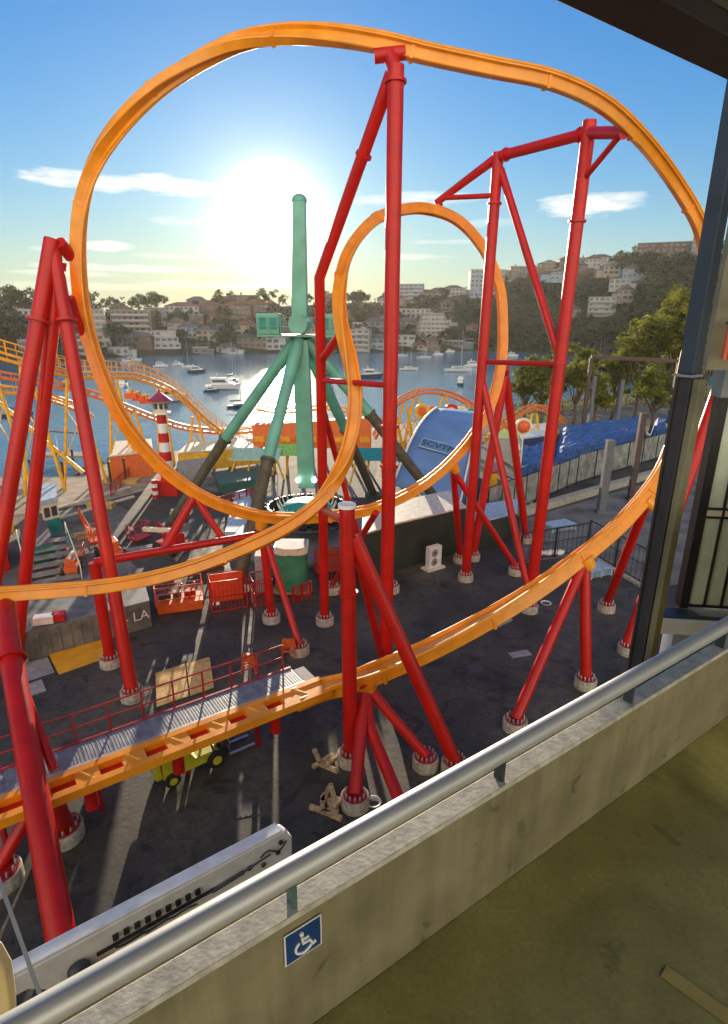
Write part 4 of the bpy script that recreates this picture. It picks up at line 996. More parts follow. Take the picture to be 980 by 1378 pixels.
# bags
rb = random.Random(5)
q = MB()
c = G(738,748,0)
for i, (dx, dy, lab) in enumerate([(-.8,0,'left'),(0,.1,'middle'),(.7,.15,'right')]):
    q = MB(); p = c+V((dx,dy,.18)); q.sphere(p, .45, 12, (1,.7,.42)); q.sphere(p+V((.2,0,.1)), .3, 10, (1,.8,.5))
    tag(q.build('sandbag', WHITE, loc=p), 'white sandbag on the asphalt edge behind the portal foot, %s of three' % lab, 'sandbag', 'white sandbags')
for i, (px, py, w_, lab) in enumerate([(752,712,2.4,'stack of pale blue pallets behind the black bar fence'),(800,772,1.8,'stack of pale blue pallets between the bar fence and the track')]):
    c = G(px,py,0); q = MB()
    for k in range(4): q.box(c+Z*(.1+.14*k), (w_,1.3,.03), rotz(.4)); [q.box(c+Z*(.04+.14*k)+rotz(.4)@V((x_,0,0)), (.1,1.3,.1), rotz(.4)) for x_ in (-w_/2+.05,0,w_/2-.05)]
    tag(q.build('pallet_stack', LBLUE, loc=c), lab, 'pallets')
# poles and gantry
def pole(px0, py0, px1, py1, Y, wd, mt, label, cat='pole', name='concrete_pole'):
    a = P(px1,py1,Y); b_ = P(px0,py0,Y); a.x = (a.x+b_.x)/2; b_.x = a.x; a.z = 0; b_.y = a.y
    q = MB(); q.box((a.x,a.y,b_.z/2), (wd,wd,b_.z)); q.box((a.x,a.y,.1), (wd*1.5,wd*1.5,.2)); return tag(q.build(name, mt, loc=(a.x,a.y,0), bevel=.02), label, cat)
GP = mat('grey post paint', (.12,.13,.145), .7)
pole(824,592,808,684, 49, .62, GP, 'thick square grey post in front of the panelled hoarding')
pole(839,511,832,552, 82, .5, GP, 'square grey post standing behind the blue tarpaulins')
pole(802,506,795,550, 84, .45, GP, 'square grey post beside the brown gantry leg')
pole(866,556,850,664, 53, .5, BROWN, 'dark brown steel post in front of the panelled hoarding', name='steel_post')
g = thing('steel_gantry', 'dark brown steel gantry spanning in front of the foreshore trees', 'gantry', P(790,550,80).xy.to_3d())
for px in (796, 915):
    p = P(px, 482, 80); q = MB(); q.box((p.x,p.y,p.z/2), (.45,.45,p.z)); q.build('leg', BROWN, g)
a, b_ = P(796,480,80), P(915,486,80); q = MB(); q.beam(a, b_, .35, .45); q.build('crossbeam', BROWN, g)
# tarpaulined stalls
def tarp(pts, h, label, seed, name='tarpaulin_stall'):
    base = [G(*p,0) for p in pts]; c = sum(base, V())/4; t = thing(name, label, 'stall', (c.x,c.y,0)); q = MB(); n = 18; vs = []
    for j in range(n+1):
        for i in range(n+1):
            a = i/n; b_ = j/n; p = base[0].lerp(base[1],a).lerp(base[3].lerp(base[2],a), b_)
            e = min(a,1-a,b_,1-b_); z_ = h*min(1,e*9)**.35*(.8+.35*b_) + noise.noise(V((p.x*.5+seed,p.y*.5,0)))*.45*min(1,e*8) + noise.noise(V((p.x*1.7+seed,p.y*1.7,5)))*.15
            vs.append(V((p.x,p.y,max(.02,z_))))
    q.add(vs, [(j*(n+1)+i, j*(n+1)+i+1, (j+1)*(n+1)+i+1, (j+1)*(n+1)+i) for j in range(n) for i in range(n)], False); o = q.build('tarpaulin', TARP, t); sm = o.modifiers.new('thick','SOLIDIFY'); sm.thickness = .04
    for i in range(4):
        q = MB(); a = .15+.23*i; p = base[0].lerp(base[1],a); q.tube([V((p.x,p.y,0)), V((p.x,p.y,h*.95))], .05, 6); q.build('pole', DGREY, t)
    q = MB(); p0_, p1_ = base[0].lerp(base[1],.12), base[0].lerp(base[1],.88); q.tube([V((p0_.x,p0_.y,h*.95)), V((p1_.x,p1_.y,h*.95))], .05, 6); q.build('crossbar', DGREY, t)
tarp([(735,648),(868,608),(870,584),(745,600)], 2.7, 'largest stall covered in crumpled blue tarpaulin behind the hoarding', 1)
tarp([(872,605),(930,592),(935,576),(876,584)], 2.4, 'blue tarpaulin covered stall at the right end by the dark column', 9)
tarp([(690,660),(736,646),(742,620),(695,628)], 2.2, 'low dark blue tarpaulined stall left of the largest one', 4)
r, base = HOUSEBOX('blue_roof_stall', [(700,620),(745,612),(742,596),(698,600)], 2.6, mat('navy stall',(.03,.05,.12)), LBLUE, 'stall with a pale blue flat roof above the low tarpaulin', 'stall', .2, .2)
c = P(705,574,57); t = thing('ball_sign', 'round orange ball sign on a pale post between the trestle legs', 'sign', (c.x,c.y,0))
q = MB(); q.lathe(c+V((0,.1,0)), [(.85,0),(.85,.1)], 20, V((0,-1,0))); q.build('backing', CREAM, t); q = MB(); q.sphere(c+V((0,-.1,0)), .62, 16, (1,.5,1)); q.build('ball', ORL, t); q = MB(); q.tube([c, V((c.x,c.y,0))], .1, 8); q.build('post', CREAM, t)
r, base = HOUSEBOX('yellow_booth', [(652,672),(668,668),(666,656),(652,660)], 2.4, YEL, RED, 'tiny yellow booth seen between the portal legs', 'booth', .2, .15)
# wharf at left, dinghy jetty
wp = [G(70,618,0), G(100,610,0)]
q = MB(); c = G(92,612,-.4); 
jt_ = thing('jetty', 'short timber jetty with a dark awning beyond the left promenade', 'jetty', c)
q.box(c, (7,2.2,.3)); q.build('deck', BOARD, jt_)
for dx in (-3,-1,1,3):
    q = MB(); q.tube([c+V((dx,-1,-1.6)), c+V((dx,-1,.9))], .14, 7); q.build('pile', BROWN, jt_)
q = MB(); q.box(c+V((.6,0,3.0)), (4.2,1.8,.12), Matrix.Rotation(.06,3,'Y')); q.build('awning', mat('navy stall',(.03,.05,.12)), jt_)
for dx in (-1.2,2.4): q = MB(); q.tube([c+V((dx,0,0)), c+V((dx,0,3))], .06, 6); q.build('awning_post', WHITE, jt_)
for i, (px, py) in enumerate([(20,665),(88,655),(130,648),(150,655),(170,650),(45,652)]):
    a = G(px,py,0); q = MB(); q.tube([a, a+Z*2.4], .12, 8); q.sphere(a+Z*2.45, .17, 8)
    tag(q.build('timber_pile', BROWN, loc=a), ['dark timber pile at the left edge of the promenade','dark timber pile between the A-frame legs','dark timber pile on the quay left of the big loop','dark timber pile seen through the big loop nearest the A-frame','dark timber pile beside the quay rocks','dark timber pile behind the thick left leg'][i], 'pile', 'timber piles on the promenade')
# planters
for i, (px, py, w_) in enumerate([(137,683,2.2),(176,650,1.6)]):
    c = G(px,py,0); q = MB(); q.box(c+Z*.2, (w_,1,.4)); q.box(c+Z*.42, (w_+.1,1.1,.05)); tag(q.build('timber_planter', PLY, loc=c), ['low tan timber tray on the paving by the loop','low tan timber tray near the red queue fence'][i], 'tray')
HAZE = True
# ------------------------------------------------------------------ boats
HULLW = mat('hull white', (.72,.72,.7), .3, var=.05, coat=.3); HULLB = mat('hull navy', (.03,.05,.1), .3, coat=.3)
def hull_vs(L_, Bm, H, n=10):
    vs = []
    for i in range(n+1):
        t = i/n; x = -L_/2 + L_*t; wv = Bm/2*(1 - max(0,(t-.45)/.55)**2.2)*(.82+.18*min(1,t*4)); zt = H*(.85+.35*t*t)
        for y, z in ((-wv,zt),(-wv*.82,H*.25),(-wv*.3,-.1),(wv*.3,-.1),(wv*.82,H*.25),(wv,zt)): vs.append(V((x + (0 if z > H*.5 else -.05*L_*t), y, z)))
    fs = [(i*6+j, i*6+j+1, (i+1)*6+j+1, (i+1)*6+j) for i in range(n) for j in range(5)] + [(i*6+5, i*6, (i+1)*6, (i+1)*6+5) for i in range(n)] + [tuple(range(6))]
    return vs, fs
def sailboat(hm):
    t = thing('sailing_boat', 'x', 'sailing boat', (0,0,0), 'boats moored in the bay')
    q = MB(); q.add(*hull_vs(9,3,1.1)); q.build('hull', hm, t)
    q = MB(); q.prism([V(p) for p in ((-2.2,-.9,1.05),(-2.0,-.8,1.6),(1.4,-.6,1.55),(2.4,-.4,1.15))], (0,1.7,0)); cb = q.build('cabin', HULLW, t, bevel=.05)
    q = MB(); q.prism([V(p) for p in ((-1.8,-.93,1.2),(-1.7,-.88,1.45),(1.2,-.8,1.42),(1.5,-.8,1.2))], (0,.02,0)); q.build('window', GLASS, cb)
    q = MB(); q.tube([(.8,0,1.0),(.8,0,12.5)], [.09,.05], 6); q.build('mast', GALV, t)
    q = MB(); q.tube([(.8,0,2.5),(-3.6,0,2.4)], .07, 6); q.tube([(.6,0,2.7),(-3.4,0,2.6)], .2, 8); q.build('furled_sail', HULLB, t)
    q = MB()
    for a, b_ in (((.8,0,12.3),(4.4,0,1.3)),((.8,0,12.3),(-4.4,0,1.1)),((.8,0,9),(.7,1.4,1)),((.8,0,9),(.7,-1.4,1))): q.tube([a,b_], .018, 4)
    q.build('rigging', GALV, t); return t
def motorboat(hm, cabin=True):
    t = thing('motor_boat', 'x', 'motor boat', (0,0,0), 'boats moored in the bay')
    q = MB(); q.add(*hull_vs(8,2.9,1.2)); q.build('hull', hm, t)
    q = MB(); q.prism([V(p) for p in ((-2.6,-1.1,1.1),(-2.5,-1.05,2.5),(.5,-1.0,2.5),(1.3,-.9,1.7),(2.7,-.8,1.35),(2.8,-.8,1.2))], (0,2.1,0)); cb = q.build('cabin', HULLW, t, bevel=.06)
    q = MB(); q.prism([V(p) for p in ((-2.3,-1.12,1.7),(-2.3,-1.12,2.25),(.4,-1.12,2.25),(.9,-1.12,1.75))], (0,2.16,0)); q.build('window', GLASS, cb)
    q = MB(); q.box((-1,0,2.6), (3.6,2.3,.1)); q.box((-1.2,0,3.1), (.1,1.8,.9)); q.build('flybridge', HULLW, t); return t
protos = {'s': sailboat(HULLW), 'S': sailboat(HULLB), 'm': motorboat(HULLW), 'M': motorboat(HULLB)}
reg_children()
boats = [('m',301,524,.1,1.15,'white cabin cruiser nearest in the bay left of the green tower'),('s',313,516,1.4,.95,'white yacht with bare mast right behind the nearest cabin cruiser'),
 ('M',265,501,.5,.8,'blue hulled cruiser left of the tall masted yacht'),('s',256,496,2.9,.8,'yacht moored beside the blue hulled cruiser'),('m',240,492,.0,.6,'small white boat close to the far shore left of the yachts'),
 ('m',167,520,1.7,.75,'white launch seen just right of the big loop left side'),('S',322,548,.4,.55,'small dark yacht near the left tower leg'),('M',372,493,0,.6,'little cruiser in the sun glitter by the tower'),
 ('M',441,505,.3,.6,'small dark boat between the tower and the inner loop'),('M',500,508,.2,1.0,'dark cabin cruiser just left of the tallest red post'),('m',443,523,1.2,.7,'white launch behind the red crossbar'),
 ('s',551,498,.2,.8,'white yacht just right of the tallest red post'),('s',571,482,.1,.8,'white yacht near the far shore right of the tallest post'),('s',617,500,.1,1.15,'largest white yacht inside the inner loop'),
 ('m',637,494,.2,.9,'white cruiser beside the left portal post'),('M',620,518,1.3,.7,'small dark launch below the largest yacht'),('m',649,490,2.2,.6,'small white cruiser hard against the portal post'),
 ('s',30,486,.2,.8,'yacht at the far left near the shore'),('s',178,486,.3,.9,'tall yacht off the far shore left of the lighthouse'),('s',170,490,2.7,.8,'second yacht off the far shore left of the lighthouse'),
 ('m',217,494,.2,.7,'white launch under the far shore above the lighthouse'),('m',232,540,.9,1.1,'pale cruiser berthed behind the lighthouse roof'),('s',395,497,.1,.5,'yacht half hidden by the green tower'),('M',285,527,.5,.5,'dinghy sized dark boat beside the nearest cruiser'),
 ('m',590,478,0,.7,'white launch off the far shore inside the inner loop'),('m',606,474,0,.7,'white cruiser moored at the far jetty inside the inner loop'),('m',690,480,.1,.8,'white launch near the shore right of the portal post'),('s',805,482,.3,.9,'yacht seen between the foreshore trees'),
 ('s',540,480,.3,.8,'yacht with mast beside the tallest red post'),('m',470,480,0,.7,'white boat by the far shore left of the inner loop'),('m',60,498,.3,.6,'small white boat behind the left A-frame'),('M',95,520,.3,.6,'small dark boat between the A-frame legs'),
 ('S',25,560,.2,.6,'dark yacht low at the left edge of the water')]
used = set()
for k, px, py, a, s, lab in boats:
    p = G(px, py, -1.5)
    if k in used: o = dup(protos[k], p - Z*.05, a, lab, scale=s)
    else: o = protos[k]; used.add(k); o.location = p - Z*.05; o.rotation_euler = (0,0,a); o.scale = (s,)*3; o['label'] = lab

# ------------------------------------------------------------------ houses on the far shore
HW = {n: mat('render '+n, c, .8, var=.08, scale=.5) for n, c in {'white':(.36,.36,.36),'cream':(.31,.27,.22),'grey':(.15,.15,.165),'brick':(.12,.075,.06),'tan':(.19,.15,.115),'pale blue':(.23,.29,.37),'rust':(.13,.085,.07)}.items()}
RF = {n: mat('roof '+n, c, .8, var=.15, scale=.6) for n, c in {'terracotta':(.17,.08,.05),'slate':(.1,.1,.11),'flat':(.35,.34,.32)}.items()}
wq = MB(); wq.box((0,0,0), (1,.12,1)); WIN = wq.build('window', GLASS, loc=(0,0,0)); WME = WIN.data; bpy.data.objects.remove(WIN)
bq = MB(); bq.box((0,0,0), (1,1,.16)); bq.box((0,-.48,.5), (1,.05,.75)); BL_ = bq.build('balcony', HW['white'], loc=(0,0,0)); BME = BL_.data; bpy.data.objects.remove(BL_)
HS = []
def house(px, py, wpx, st, col, roof, lab=None, depth=9, balc=False, sh=2.9, y=None, nwin=None, name='house', step=0):
    p = hit(px, py) if y is None else P(px, py, y)
    k_ = 0
    while p is None and k_ < 14: k_ += 1; p = hit(px, py+k_*2)
    if p is None: return
    zc = p.y*.97; wd = wpx*zc/F; ang = math.atan2(p.x, p.y); h = st*sh
    t = thing(name, lab or '', 'apartment block' if st > 3 else 'house', (p.x,p.y,p.z-2))
    t.rotation_euler = (0,0,-ang*.6 + random.uniform(-.22,.22)); 
    ORG_[t.name] = V()
    mt = HW[col]
    if step:
        for k in range(st):
            w_ = wd*(1-step*k/st); q = MB(); q.box((0, depth/2 + k*1.1, 2+sh*(k+.5)), (w_, depth, sh)); q.build('storey', mt, t)
    else:
        q = MB(); q.box((0,depth/2,(h+2)/2), (wd,depth,h+2)); q.build('wall', mt, t)
    if roof == 'flat': 
        q = MB(); q.box((0,depth/2+(st*1.1-1.1 if step else 0),h+2.18), (wd*(1-step)+.6,depth+.6,.36)); q.build('roof', RF['flat'], t)
    else:
        e = .5; rh = min(wd,depth)*.28; a = [(-wd/2-e,-e,h+2),(wd/2+e,-e,h+2),(wd/2+e,depth+e,h+2),(-wd/2-e,depth+e,h+2)]
        gable = random.random() < .4
        if gable: b_ = [(0,-e,h+2+rh*1.3),(0,depth+e,h+2+rh*1.3)]; fs = [(0,1,4),(1,2,5,4),(2,3,5),(3,0,4,5),(3,2,1,0)]
        else: b_ = [(-wd/2+wd*.32,depth/2,h+2+rh),(wd/2-wd*.32,depth/2,h+2+rh)]; fs = [(0,1,5,4),(1,2,5),(2,3,4,5),(3,0,4),(3,2,1,0)]
        q = MB(); q.add([V(v) for v in a+b_], fs); q.build('roof', RF[roof], t)
    if not step and st < 4 and lab is None and random.random() < .75:
        sg_ = random.choice((-1,1)); w2_ = wd*random.uniform(.25,.45); h2_ = h*random.choice((.5,.65)) + 2; q = MB(); q.box((sg_*(wd/2+w2_/2-.3), depth*.4, h2_/2), (w2_, depth*.6, h2_)); q.build('wing', mt, t)
        q = MB(); q.box((sg_*(wd/2+w2_/2-.3), depth*.4, h2_+.12), (w2_+.5, depth*.6+.5, .3)); q.build('wing_roof', RF[roof], t)
        q = MB(); q.box((wd*random.uniform(-.3,.3), depth*.6, h+3.2), (.9,.9,2.2)); q.build('chimney', HW['brick'], t)
    n = nwin or max(2, min(7, int(wd/3.0)))
    for k in range(st):
        wf = wd*(1-step*k/st); yo = k*1.1 if step else 0
        for i in range(n):
            if random.random() < .08: continue
            o = bpy.data.objects.new('window', WME); COL.objects.link(o); o.parent = t
            ww = wf/n*random.choice((.5,.62,.75)) ; o.scale = (ww,1,sh*random.choice((.45,.55,.62))); o.location = (-wf/2+wf*(i+.5)/n, yo-.03, 2+sh*(k+.52))
        if balc:
            o = bpy.data.objects.new('balcony', BME); COL.objects.link(o); o.parent = t; o.scale = (wf*.9,1.3,1.2); o.location = (0, yo-.65, 2+sh*k+.1)
    if px > 670: t.location.z += 2.5
    HS.append((px, py, st, col, roof, t)); return t
house(55,452,46,4,'white','flat','white four storey block with rows of small windows behind the A-frame legs', nwin=7, name='apartment_block')
house(18,440,40,2,'pale blue','flat','low pale blue house at the left edge under the tall trees')
house(48,478,40,2,'grey','flat','grey waterside house below the white block at the left')
house(132,468,34,6,'cream','flat','stepped cream apartment block right beside the big loop left side', balc=True, step=.3, name='apartment_block')
house(110,478,30,3,'grey','flat','grey waterside flats hidden between the A-frame leg and big loop', balc=True)
house(178,448,52,4,'tan','flat','wide tan apartment block with long balconies above the small coaster', balc=True, name='apartment_block')
house(185,470,40,2,'brick','slate','brick waterside house left of the lighthouse roof')
house(222,470,42,3,'white','flat','white modern waterside house with stepped terraces above the lighthouse', balc=True, step=.35)
house(240,450,26,2,'cream','slate'); house(255,455,24,2,'pale blue','slate'); house(277,459,26,2,'cream','slate','cream gabled house above the moored yachts'); house(298,457,22,2,'pale blue','slate')
house(245,425,44,2,'white','terracotta'); house(285,425,40,2,'brick','terracotta'); house(210,428,28,2,'grey','flat'); house(318,430,40,3,'brick','terracotta'); house(345,428,34,3,'rust','terracotta')
house(305,476,26,1,'white','slate'); house(340,470,40,2,'tan','slate'); house(352,455,26,2,'tan','terracotta'); house(372,440,26,2,'rust','terracotta'); house(330,452,26,2,'cream','terracotta')
house(270,476,20,1,'grey','flat'); house(160,478,26,1,'white','flat'); house(372,472,26,2,'white','flat')
house(430,455,26,2,'cream','slate'); house(482,448,26,2,'white','flat'); house(480,474,34,4,'cream','flat','cream waterside flats with bright balconies left of the tallest post', balc=True, name='apartment_block')
house(508,470,34,2,'pale blue','slate','pale blue boathouse with a dark gable doorway left of the tallest post'); house(505,446,30,2,'grey','slate'); house(550,445,34,2,'grey','slate'); house(556,428,44,2,'white','flat')
house(545,466,26,2,'white','flat'); house(460,430,20,2,'tan','terracotta'); house(495,425,22,2,'rust','terracotta'); house(520,412,24,2,'cream','slate')
house(583,458,50,6,'cream','flat','stepped cream apartment block with six balcony bands inside the inner loop', balc=True, step=.45, name='apartment_block', sh=2.6)
house(610,466,30,1,'grey','flat'); house(640,465,32,1,'tan','flat')
house(553,382,30,5,'pale blue','flat','distant pale blue tower block with notched top right of the tallest post', depth=14, balc=True, name='tower_block', sh=2.8, nwin=5)
house(655,400,44,6,'pale blue','flat','broad pale blue tower block behind the left portal post', depth=14, name='tower_block', nwin=8, sh=3.4)
house(738,368,30,2,'white','slate'); house(755,382,28,2,'pale blue','slate'); house(725,382,26,2,'brick','terracotta'); house(775,372,26,2,'brick','slate'); house(745,352,28,2,'tan','flat'); house(715,370,24,2,'grey','slate')
house(808,362,26,2,'white','slate'); house(797,364,20,2,'white','slate'); house(825,375,26,2,'cream','slate'); house(850,380,24,2,'pale blue','slate'); house(833,395,26,2,'white','flat')
house(808,428,34,3,'white','flat','white balconied villa alone in the trees on the right hillside', balc=True)
house(892,343,64,3,'brick','flat','long brick institutional block on the crest at the upper right', nwin=9, depth=14, name='brick_block', sh=3.6)
house(938,340,16,7,'pale blue','flat','slim glassy blue tower beside the dark column on the crest', name='tower_block', nwin=3)
house(765,345,24,2,'brick','terracotta'); house(700,362,26,3,'tan','flat'); house(688,350,20,2,'brick','flat'); house(790,352,22,2,'grey','flat'); house(770,430,20,1,'cream','slate'); house(840,410,20,2,'cream','slate')
house(590,385,24,2,'cream','slate'); house(610,392,26,2,'white','slate'); house(575,402,22,2,'tan','terracotta'); house(440,412,24,2,'brick','terracotta'); house(300,405,30,2,'brick','terracotta'); house(330,405,30,3,'rust','flat'); house(265,408,26,2,'tan','slate')
house(400,470,26,2,'tan','slate'); house(420,474,22,2,'white','slate'); house(385,452,24,2,'brick','slate'); house(600,420,22,2,'tan','slate')
rr = random.Random(11)
taken = [(h[0],h[1]) for h in HS]
while len(taken) < 98:
    px = rr.uniform(-60, 660); py = rr.uniform(408, 474)
    if min((abs(px-a)/1.0)**2 + ((py-b_)*1.8)**2 for a, b_ in taken) < 17**2: continue
    taken.append((px,py))
    house(px, py, rr.uniform(11,19), rr.choice((1,2,2,3)), rr.choice(('white','cream','grey','brick','tan','rust')), rr.choice(('terracotta','slate','flat')))
def zone(px):
    for x, s in ((20,'at the left edge'),(105,'behind the left A-frame'),(205,'by the big loop left side'),(300,'above the lighthouse'),(385,'left of the green tower'),(455,'right of the green tower'),(535,'left of the tallest red post'),(620,'inside the inner loop'),(710,'beside the left portal post'),(780,'behind the portal'),(2000,'on the right hillside')):
        if px < x: return s
def row(py, px):
    return 'waterside' if py > 462 else ('mid-slope' if py > 432 else ('upper-slope' if py > 412 or px > 680 else 'ridge'))
for px, py, st, col, roof, t in HS:
    if not t['label']:
        t['label'] = '%s %s %s storey house, %s roof, %s' % (row(py,px), col, {1:'one',2:'two',3:'three'}[st], roof if roof != 'flat' else 'flat', zone(px)); t['_px'] = px

# ------------------------------------------------------------------ trees
def crown_mesh(seed, R_, H, n_cl, n_leaf, leaf, z0, spread=.28, flat=.75, core=.55):
    r = random.Random(seed); q = MB()
    vs = []; fs = []
    cl = []
    for i in range(n_cl):
        th = r.uniform(0, 2*math.pi); ph = math.acos(r.uniform(-.75,1)); k = r.uniform(core,1)
        cl.append((V((R_*k*math.sin(ph)*math.cos(th)*r.uniform(.8,1.15), R_*k*math.sin(ph)*math.sin(th), z0 + H/2 + H/2*k*math.cos(ph)*.95)), R_*spread*r.uniform(.7,1.35)))
    for i in range(n_leaf):
        c, cr = cl[r.randrange(n_cl)]
        d = V((r.gauss(0,1), r.gauss(0,1), r.gauss(0,1)*flat)); d.normalize(); p = c + d*cr*(r.random()**.4)
        s = leaf*r.uniform(.6,1.4); a = V((r.gauss(0,1), r.gauss(0,1), r.gauss(0,.6))).normalized(); b = a.cross(V((r.gauss(0,1), r.gauss(0,1), r.gauss(0,1)))).normalized()
        o = len(vs); vs += [p - a*s, p - b*s*.45, p + a*s, p + b*s*.45]; fs.append((o,o+1,o+2,o+3))
    me = bpy.data.meshes.new('crown'); me.from_pydata([tuple(v) for v in vs], [], fs); me.update()
    return me, cl
def tree_proto(name, seed, R_, H, trunk, n_cl, n_leaf, leaf, mt, tr=.25, **k):
    me, cl = crown_mesh(seed, R_, H, n_cl, n_leaf, leaf, trunk, **k); me.materials.append(mt)
    t = thing(name, 'x', 'tree', (0,0,0)); o = bpy.data.objects.new('crown', me); COL.objects.link(o); o.parent = t
    r = random.Random(seed+9); q = MB(); fk_ = V((r.uniform(-.2,.2),r.uniform(-.2,.2),trunk*.9))
    q.tube([V((0,0,-.5)), fk_*.5 + V((.15,0,0)), fk_], [tr*1.3, tr, tr*.85], 8)
    for c, cr in cl[:10]: 
        mid = fk_.lerp(c,.5) + V((r.uniform(-.4,.4), r.uniform(-.4,.4), .2)); q.tube([fk_, mid, c], [tr*.6, tr*.35, tr*.12], 6)
    q.build('trunk', BARK, t); return t
far = [tree_proto('hillside_tree', i, *a) for i, a in enumerate([(5,8,3,16,700,.62,TREEF),(6.5,7,3,18,800,.66,TREEF),(4,7,2.5,12,550,.55,TREEO),(5.5,6,2.5,15,650,.62,TREEO),(7.5,6,6,9,600,.6,TREEF),(2.2,13,1.5,14,600,.5,TREEF)])]
reg_children()
rt = random.Random(4); cnt = 0; first = set(); tries = 0
def far_tree(kind, p, s, lab):
    global cnt
    o = far[kind]
    if kind in first: o = dup(far[kind], p, rt.uniform(0,6.28), lab, scale=(s*rt.uniform(.85,1.2), s*rt.uniform(.85,1.2), s))
    else: first.add(kind); o.location = p; o.scale = (s,)*3; o['label'] = lab
    o['group'] = 'trees on the far hillsides'; cnt += 1
KL = ['rounded dark tree','broad dark tree','small olive brown tree','spreading olive tree','gappy tall gum tree','narrow pine']
for px, py, kd, s, lab in [(15,425,4,1.15,'tall gum tree with open clumps at the left edge'),(32,425,4,1.2,'tall gum tree with open clumps left of the A-frame top'),(50,428,1,1.1,'dense dark tree just left of the A-frame legs'),(-20,425,4,1.2,'tall gum tree cut by the left picture edge'),
    (167,412,5,.75,'narrow pine on the ridge right of the big loop side'),(205,416,4,1.05,'tall gum tree on the ridge above the lighthouse'),(213,418,1,1,'broad dark tree beside the ridge gum above the lighthouse'),(150,414,1,.9,'rounded tree left of the ridge pine'),(187,414,1,.9,'rounded tree right of the ridge pine'),
    (312,408,1,.95,'rounded tree on the ridge under the sun'),(5,460,0,1.4,'dark tree at the water left edge'),(25,465,0,1.3,'dark maroon green tree under the white block')]:
    h = hit(px, py) or hit(px, py+6) or hit(px, py+12) or hit(px, py+20)
    if h: far_tree(kd, h, s, lab)
hp = [(h[0], h[1]) for h in HS]
while cnt < 299 and tries < 6000:
    tries += 1
    px = rt.uniform(-120, 1010)
    if px > 640 and rt.random() < .1: continue
    yr = lerp_tab([(-120,404),(300,402),(480,398),(560,392),(640,380),(740,355),(850,340),(1010,326)], px)
    py = yr + (476-yr)*(rt.random()**1.15) if px > 640 else rt.choice((rt.uniform(yr, yr+10), rt.uniform(yr, 472)))
    h = hit(px, py)
    if h is None: continue
    # keep the fronts of the listed houses open
    if any(abs(px-a) < (9 if a < 650 else 17) and -3 < py-b_ < (11 if a < 650 else 26) for a, b_ in hp): 
        continue
    kd = rt.choice((0,1,0,1,4)) if px > 640 else rt.choice((0,1,2,3,2,3,4))
    s = rt.uniform(.65,1.1) if px < 640 else rt.uniform(.8,1.25)
    far_tree(kd, h, s, '%s %s %s' % (KL[kd], {'waterside':'near the water','mid-slope':'halfway up the slope','upper-slope':'high on the slope','ridge':'on the ridge'}[row(py,px)], zone(px)))
# undergrowth mass on the right hill
r = random.Random(21); vs = []; fs = []; hpy = [(h[0], h[5].location.y) for h in HS if h[0] > 650]
for i in range(26000):
    px = r.uniform(560, 1060) if r.random() < .75 else r.uniform(-150, 640); pa = px
    y = lerp_tab(SH, pa) + r.random()*lerp_tab(DPT, pa)*1.05; x = (pa-490)/830.5*y
    nz0 = noise.noise(V((x*.035, y*.035, 3)))
    if px < 640 and nz0 < .05: continue
    if any(abs(px-a) < 15 and -1.5 < (y-hy) * -1 / 1.0 < 22 for a, hy in hpy): continue
    z = terr(x, y) + r.random()*(2.2+3.5*max(0,nz0+.2)); s = r.uniform(.7,1.5)
    a = V((r.gauss(0,1), r.gauss(0,1), r.gauss(0,.6))).normalized(); b = a.cross(V((r.gauss(0,1), r.gauss(0,1), r.gauss(0,1)))).normalized(); p = V((x,y,z))
    o = len(vs); vs += [p-a*s, p-b*s*.5, p+a*s, p+b*s*.5]; fs.append((o,o+1,o+2,o+3))
me = bpy.data.meshes.new('undergrowth'); me.from_pydata([tuple(v) for v in vs], [], fs); me.materials.append(TREEF)
o = bpy.data.objects.new('undergrowth', me); COL.objects.link(o); tag(o, 'dense dark scrub covering the far hillsides between houses', 'undergrowth', kind='stuff')
# foreshore trees at right
for i, (px, pyb, Y, H, R_, lab, sd2) in enumerate([(728,560,92,12.0,4.8,'dark bushy tree directly behind the right portal post',31),(772,560,92,12.5,4.4,'olive tree just right of the portal post with a lit top',32),
      (855,545,98,17.,6.2,'tall spreading tree left of the highest foreshore tree',33),(905,540,96,21.,6.6,'highest foreshore tree, beside the dark column',34),(825,548,100,12,4.2,'lower tree under the left side of the tall foreshore pair',35),
      (880,550,88,10,4.0,'low dark tree behind the gantry crossbeam',36),(940,545,94,19,6,'tree half hidden by the dark column',37),(705,560,96,9,3.2,'small dark tree at the left end of the foreshore row',38),(800,555,90,8.,2.8,'thin small tree behind the brown gantry leg',39)]):
    p = P(px, pyb, Y); p.z = 0
    t = tree_proto('foreshore_tree', sd2, R_, H*.72, H*.3, 44, int(7600*(R_/5)**1.6), .27, TREEG, tr=.28, spread=.22, flat=.55, core=.15)
    t.location = p; t['label'] = lab; t['group'] = 'foreshore trees'
# low hedge by the picket fence
r = random.Random(8); vs = []; fs = []
for i in range(5000):
    p = G(r.uniform(700,1000), 0, 0) if False else G(690,560,0).lerp(G(990,531,0), r.random()) + V((0, r.uniform(0,2.5), r.random()**1.3*2.2)); s = .22
    a = V((r.gauss(0,1), r.gauss(0,1), r.gauss(0,.6))).normalized(); b = a.cross(V((r.gauss(0,1), r.gauss(0,1), r.gauss(0,1)))).normalized()
    o = len(vs); vs += [p-a*s, p-b*s*.5, p+a*s, p+b*s*.5]; fs.append((o,o+1,o+2,o+3))
me = bpy.data.meshes.new('hedge'); me.from_pydata([tuple(v) for v in vs], [], fs); me.materials.append(TREEG)
o = bpy.data.objects.new('hedge', me); COL.objects.link(o); tag(o, 'low ragged hedge behind the brown picket fence on the foreshore', 'hedge')

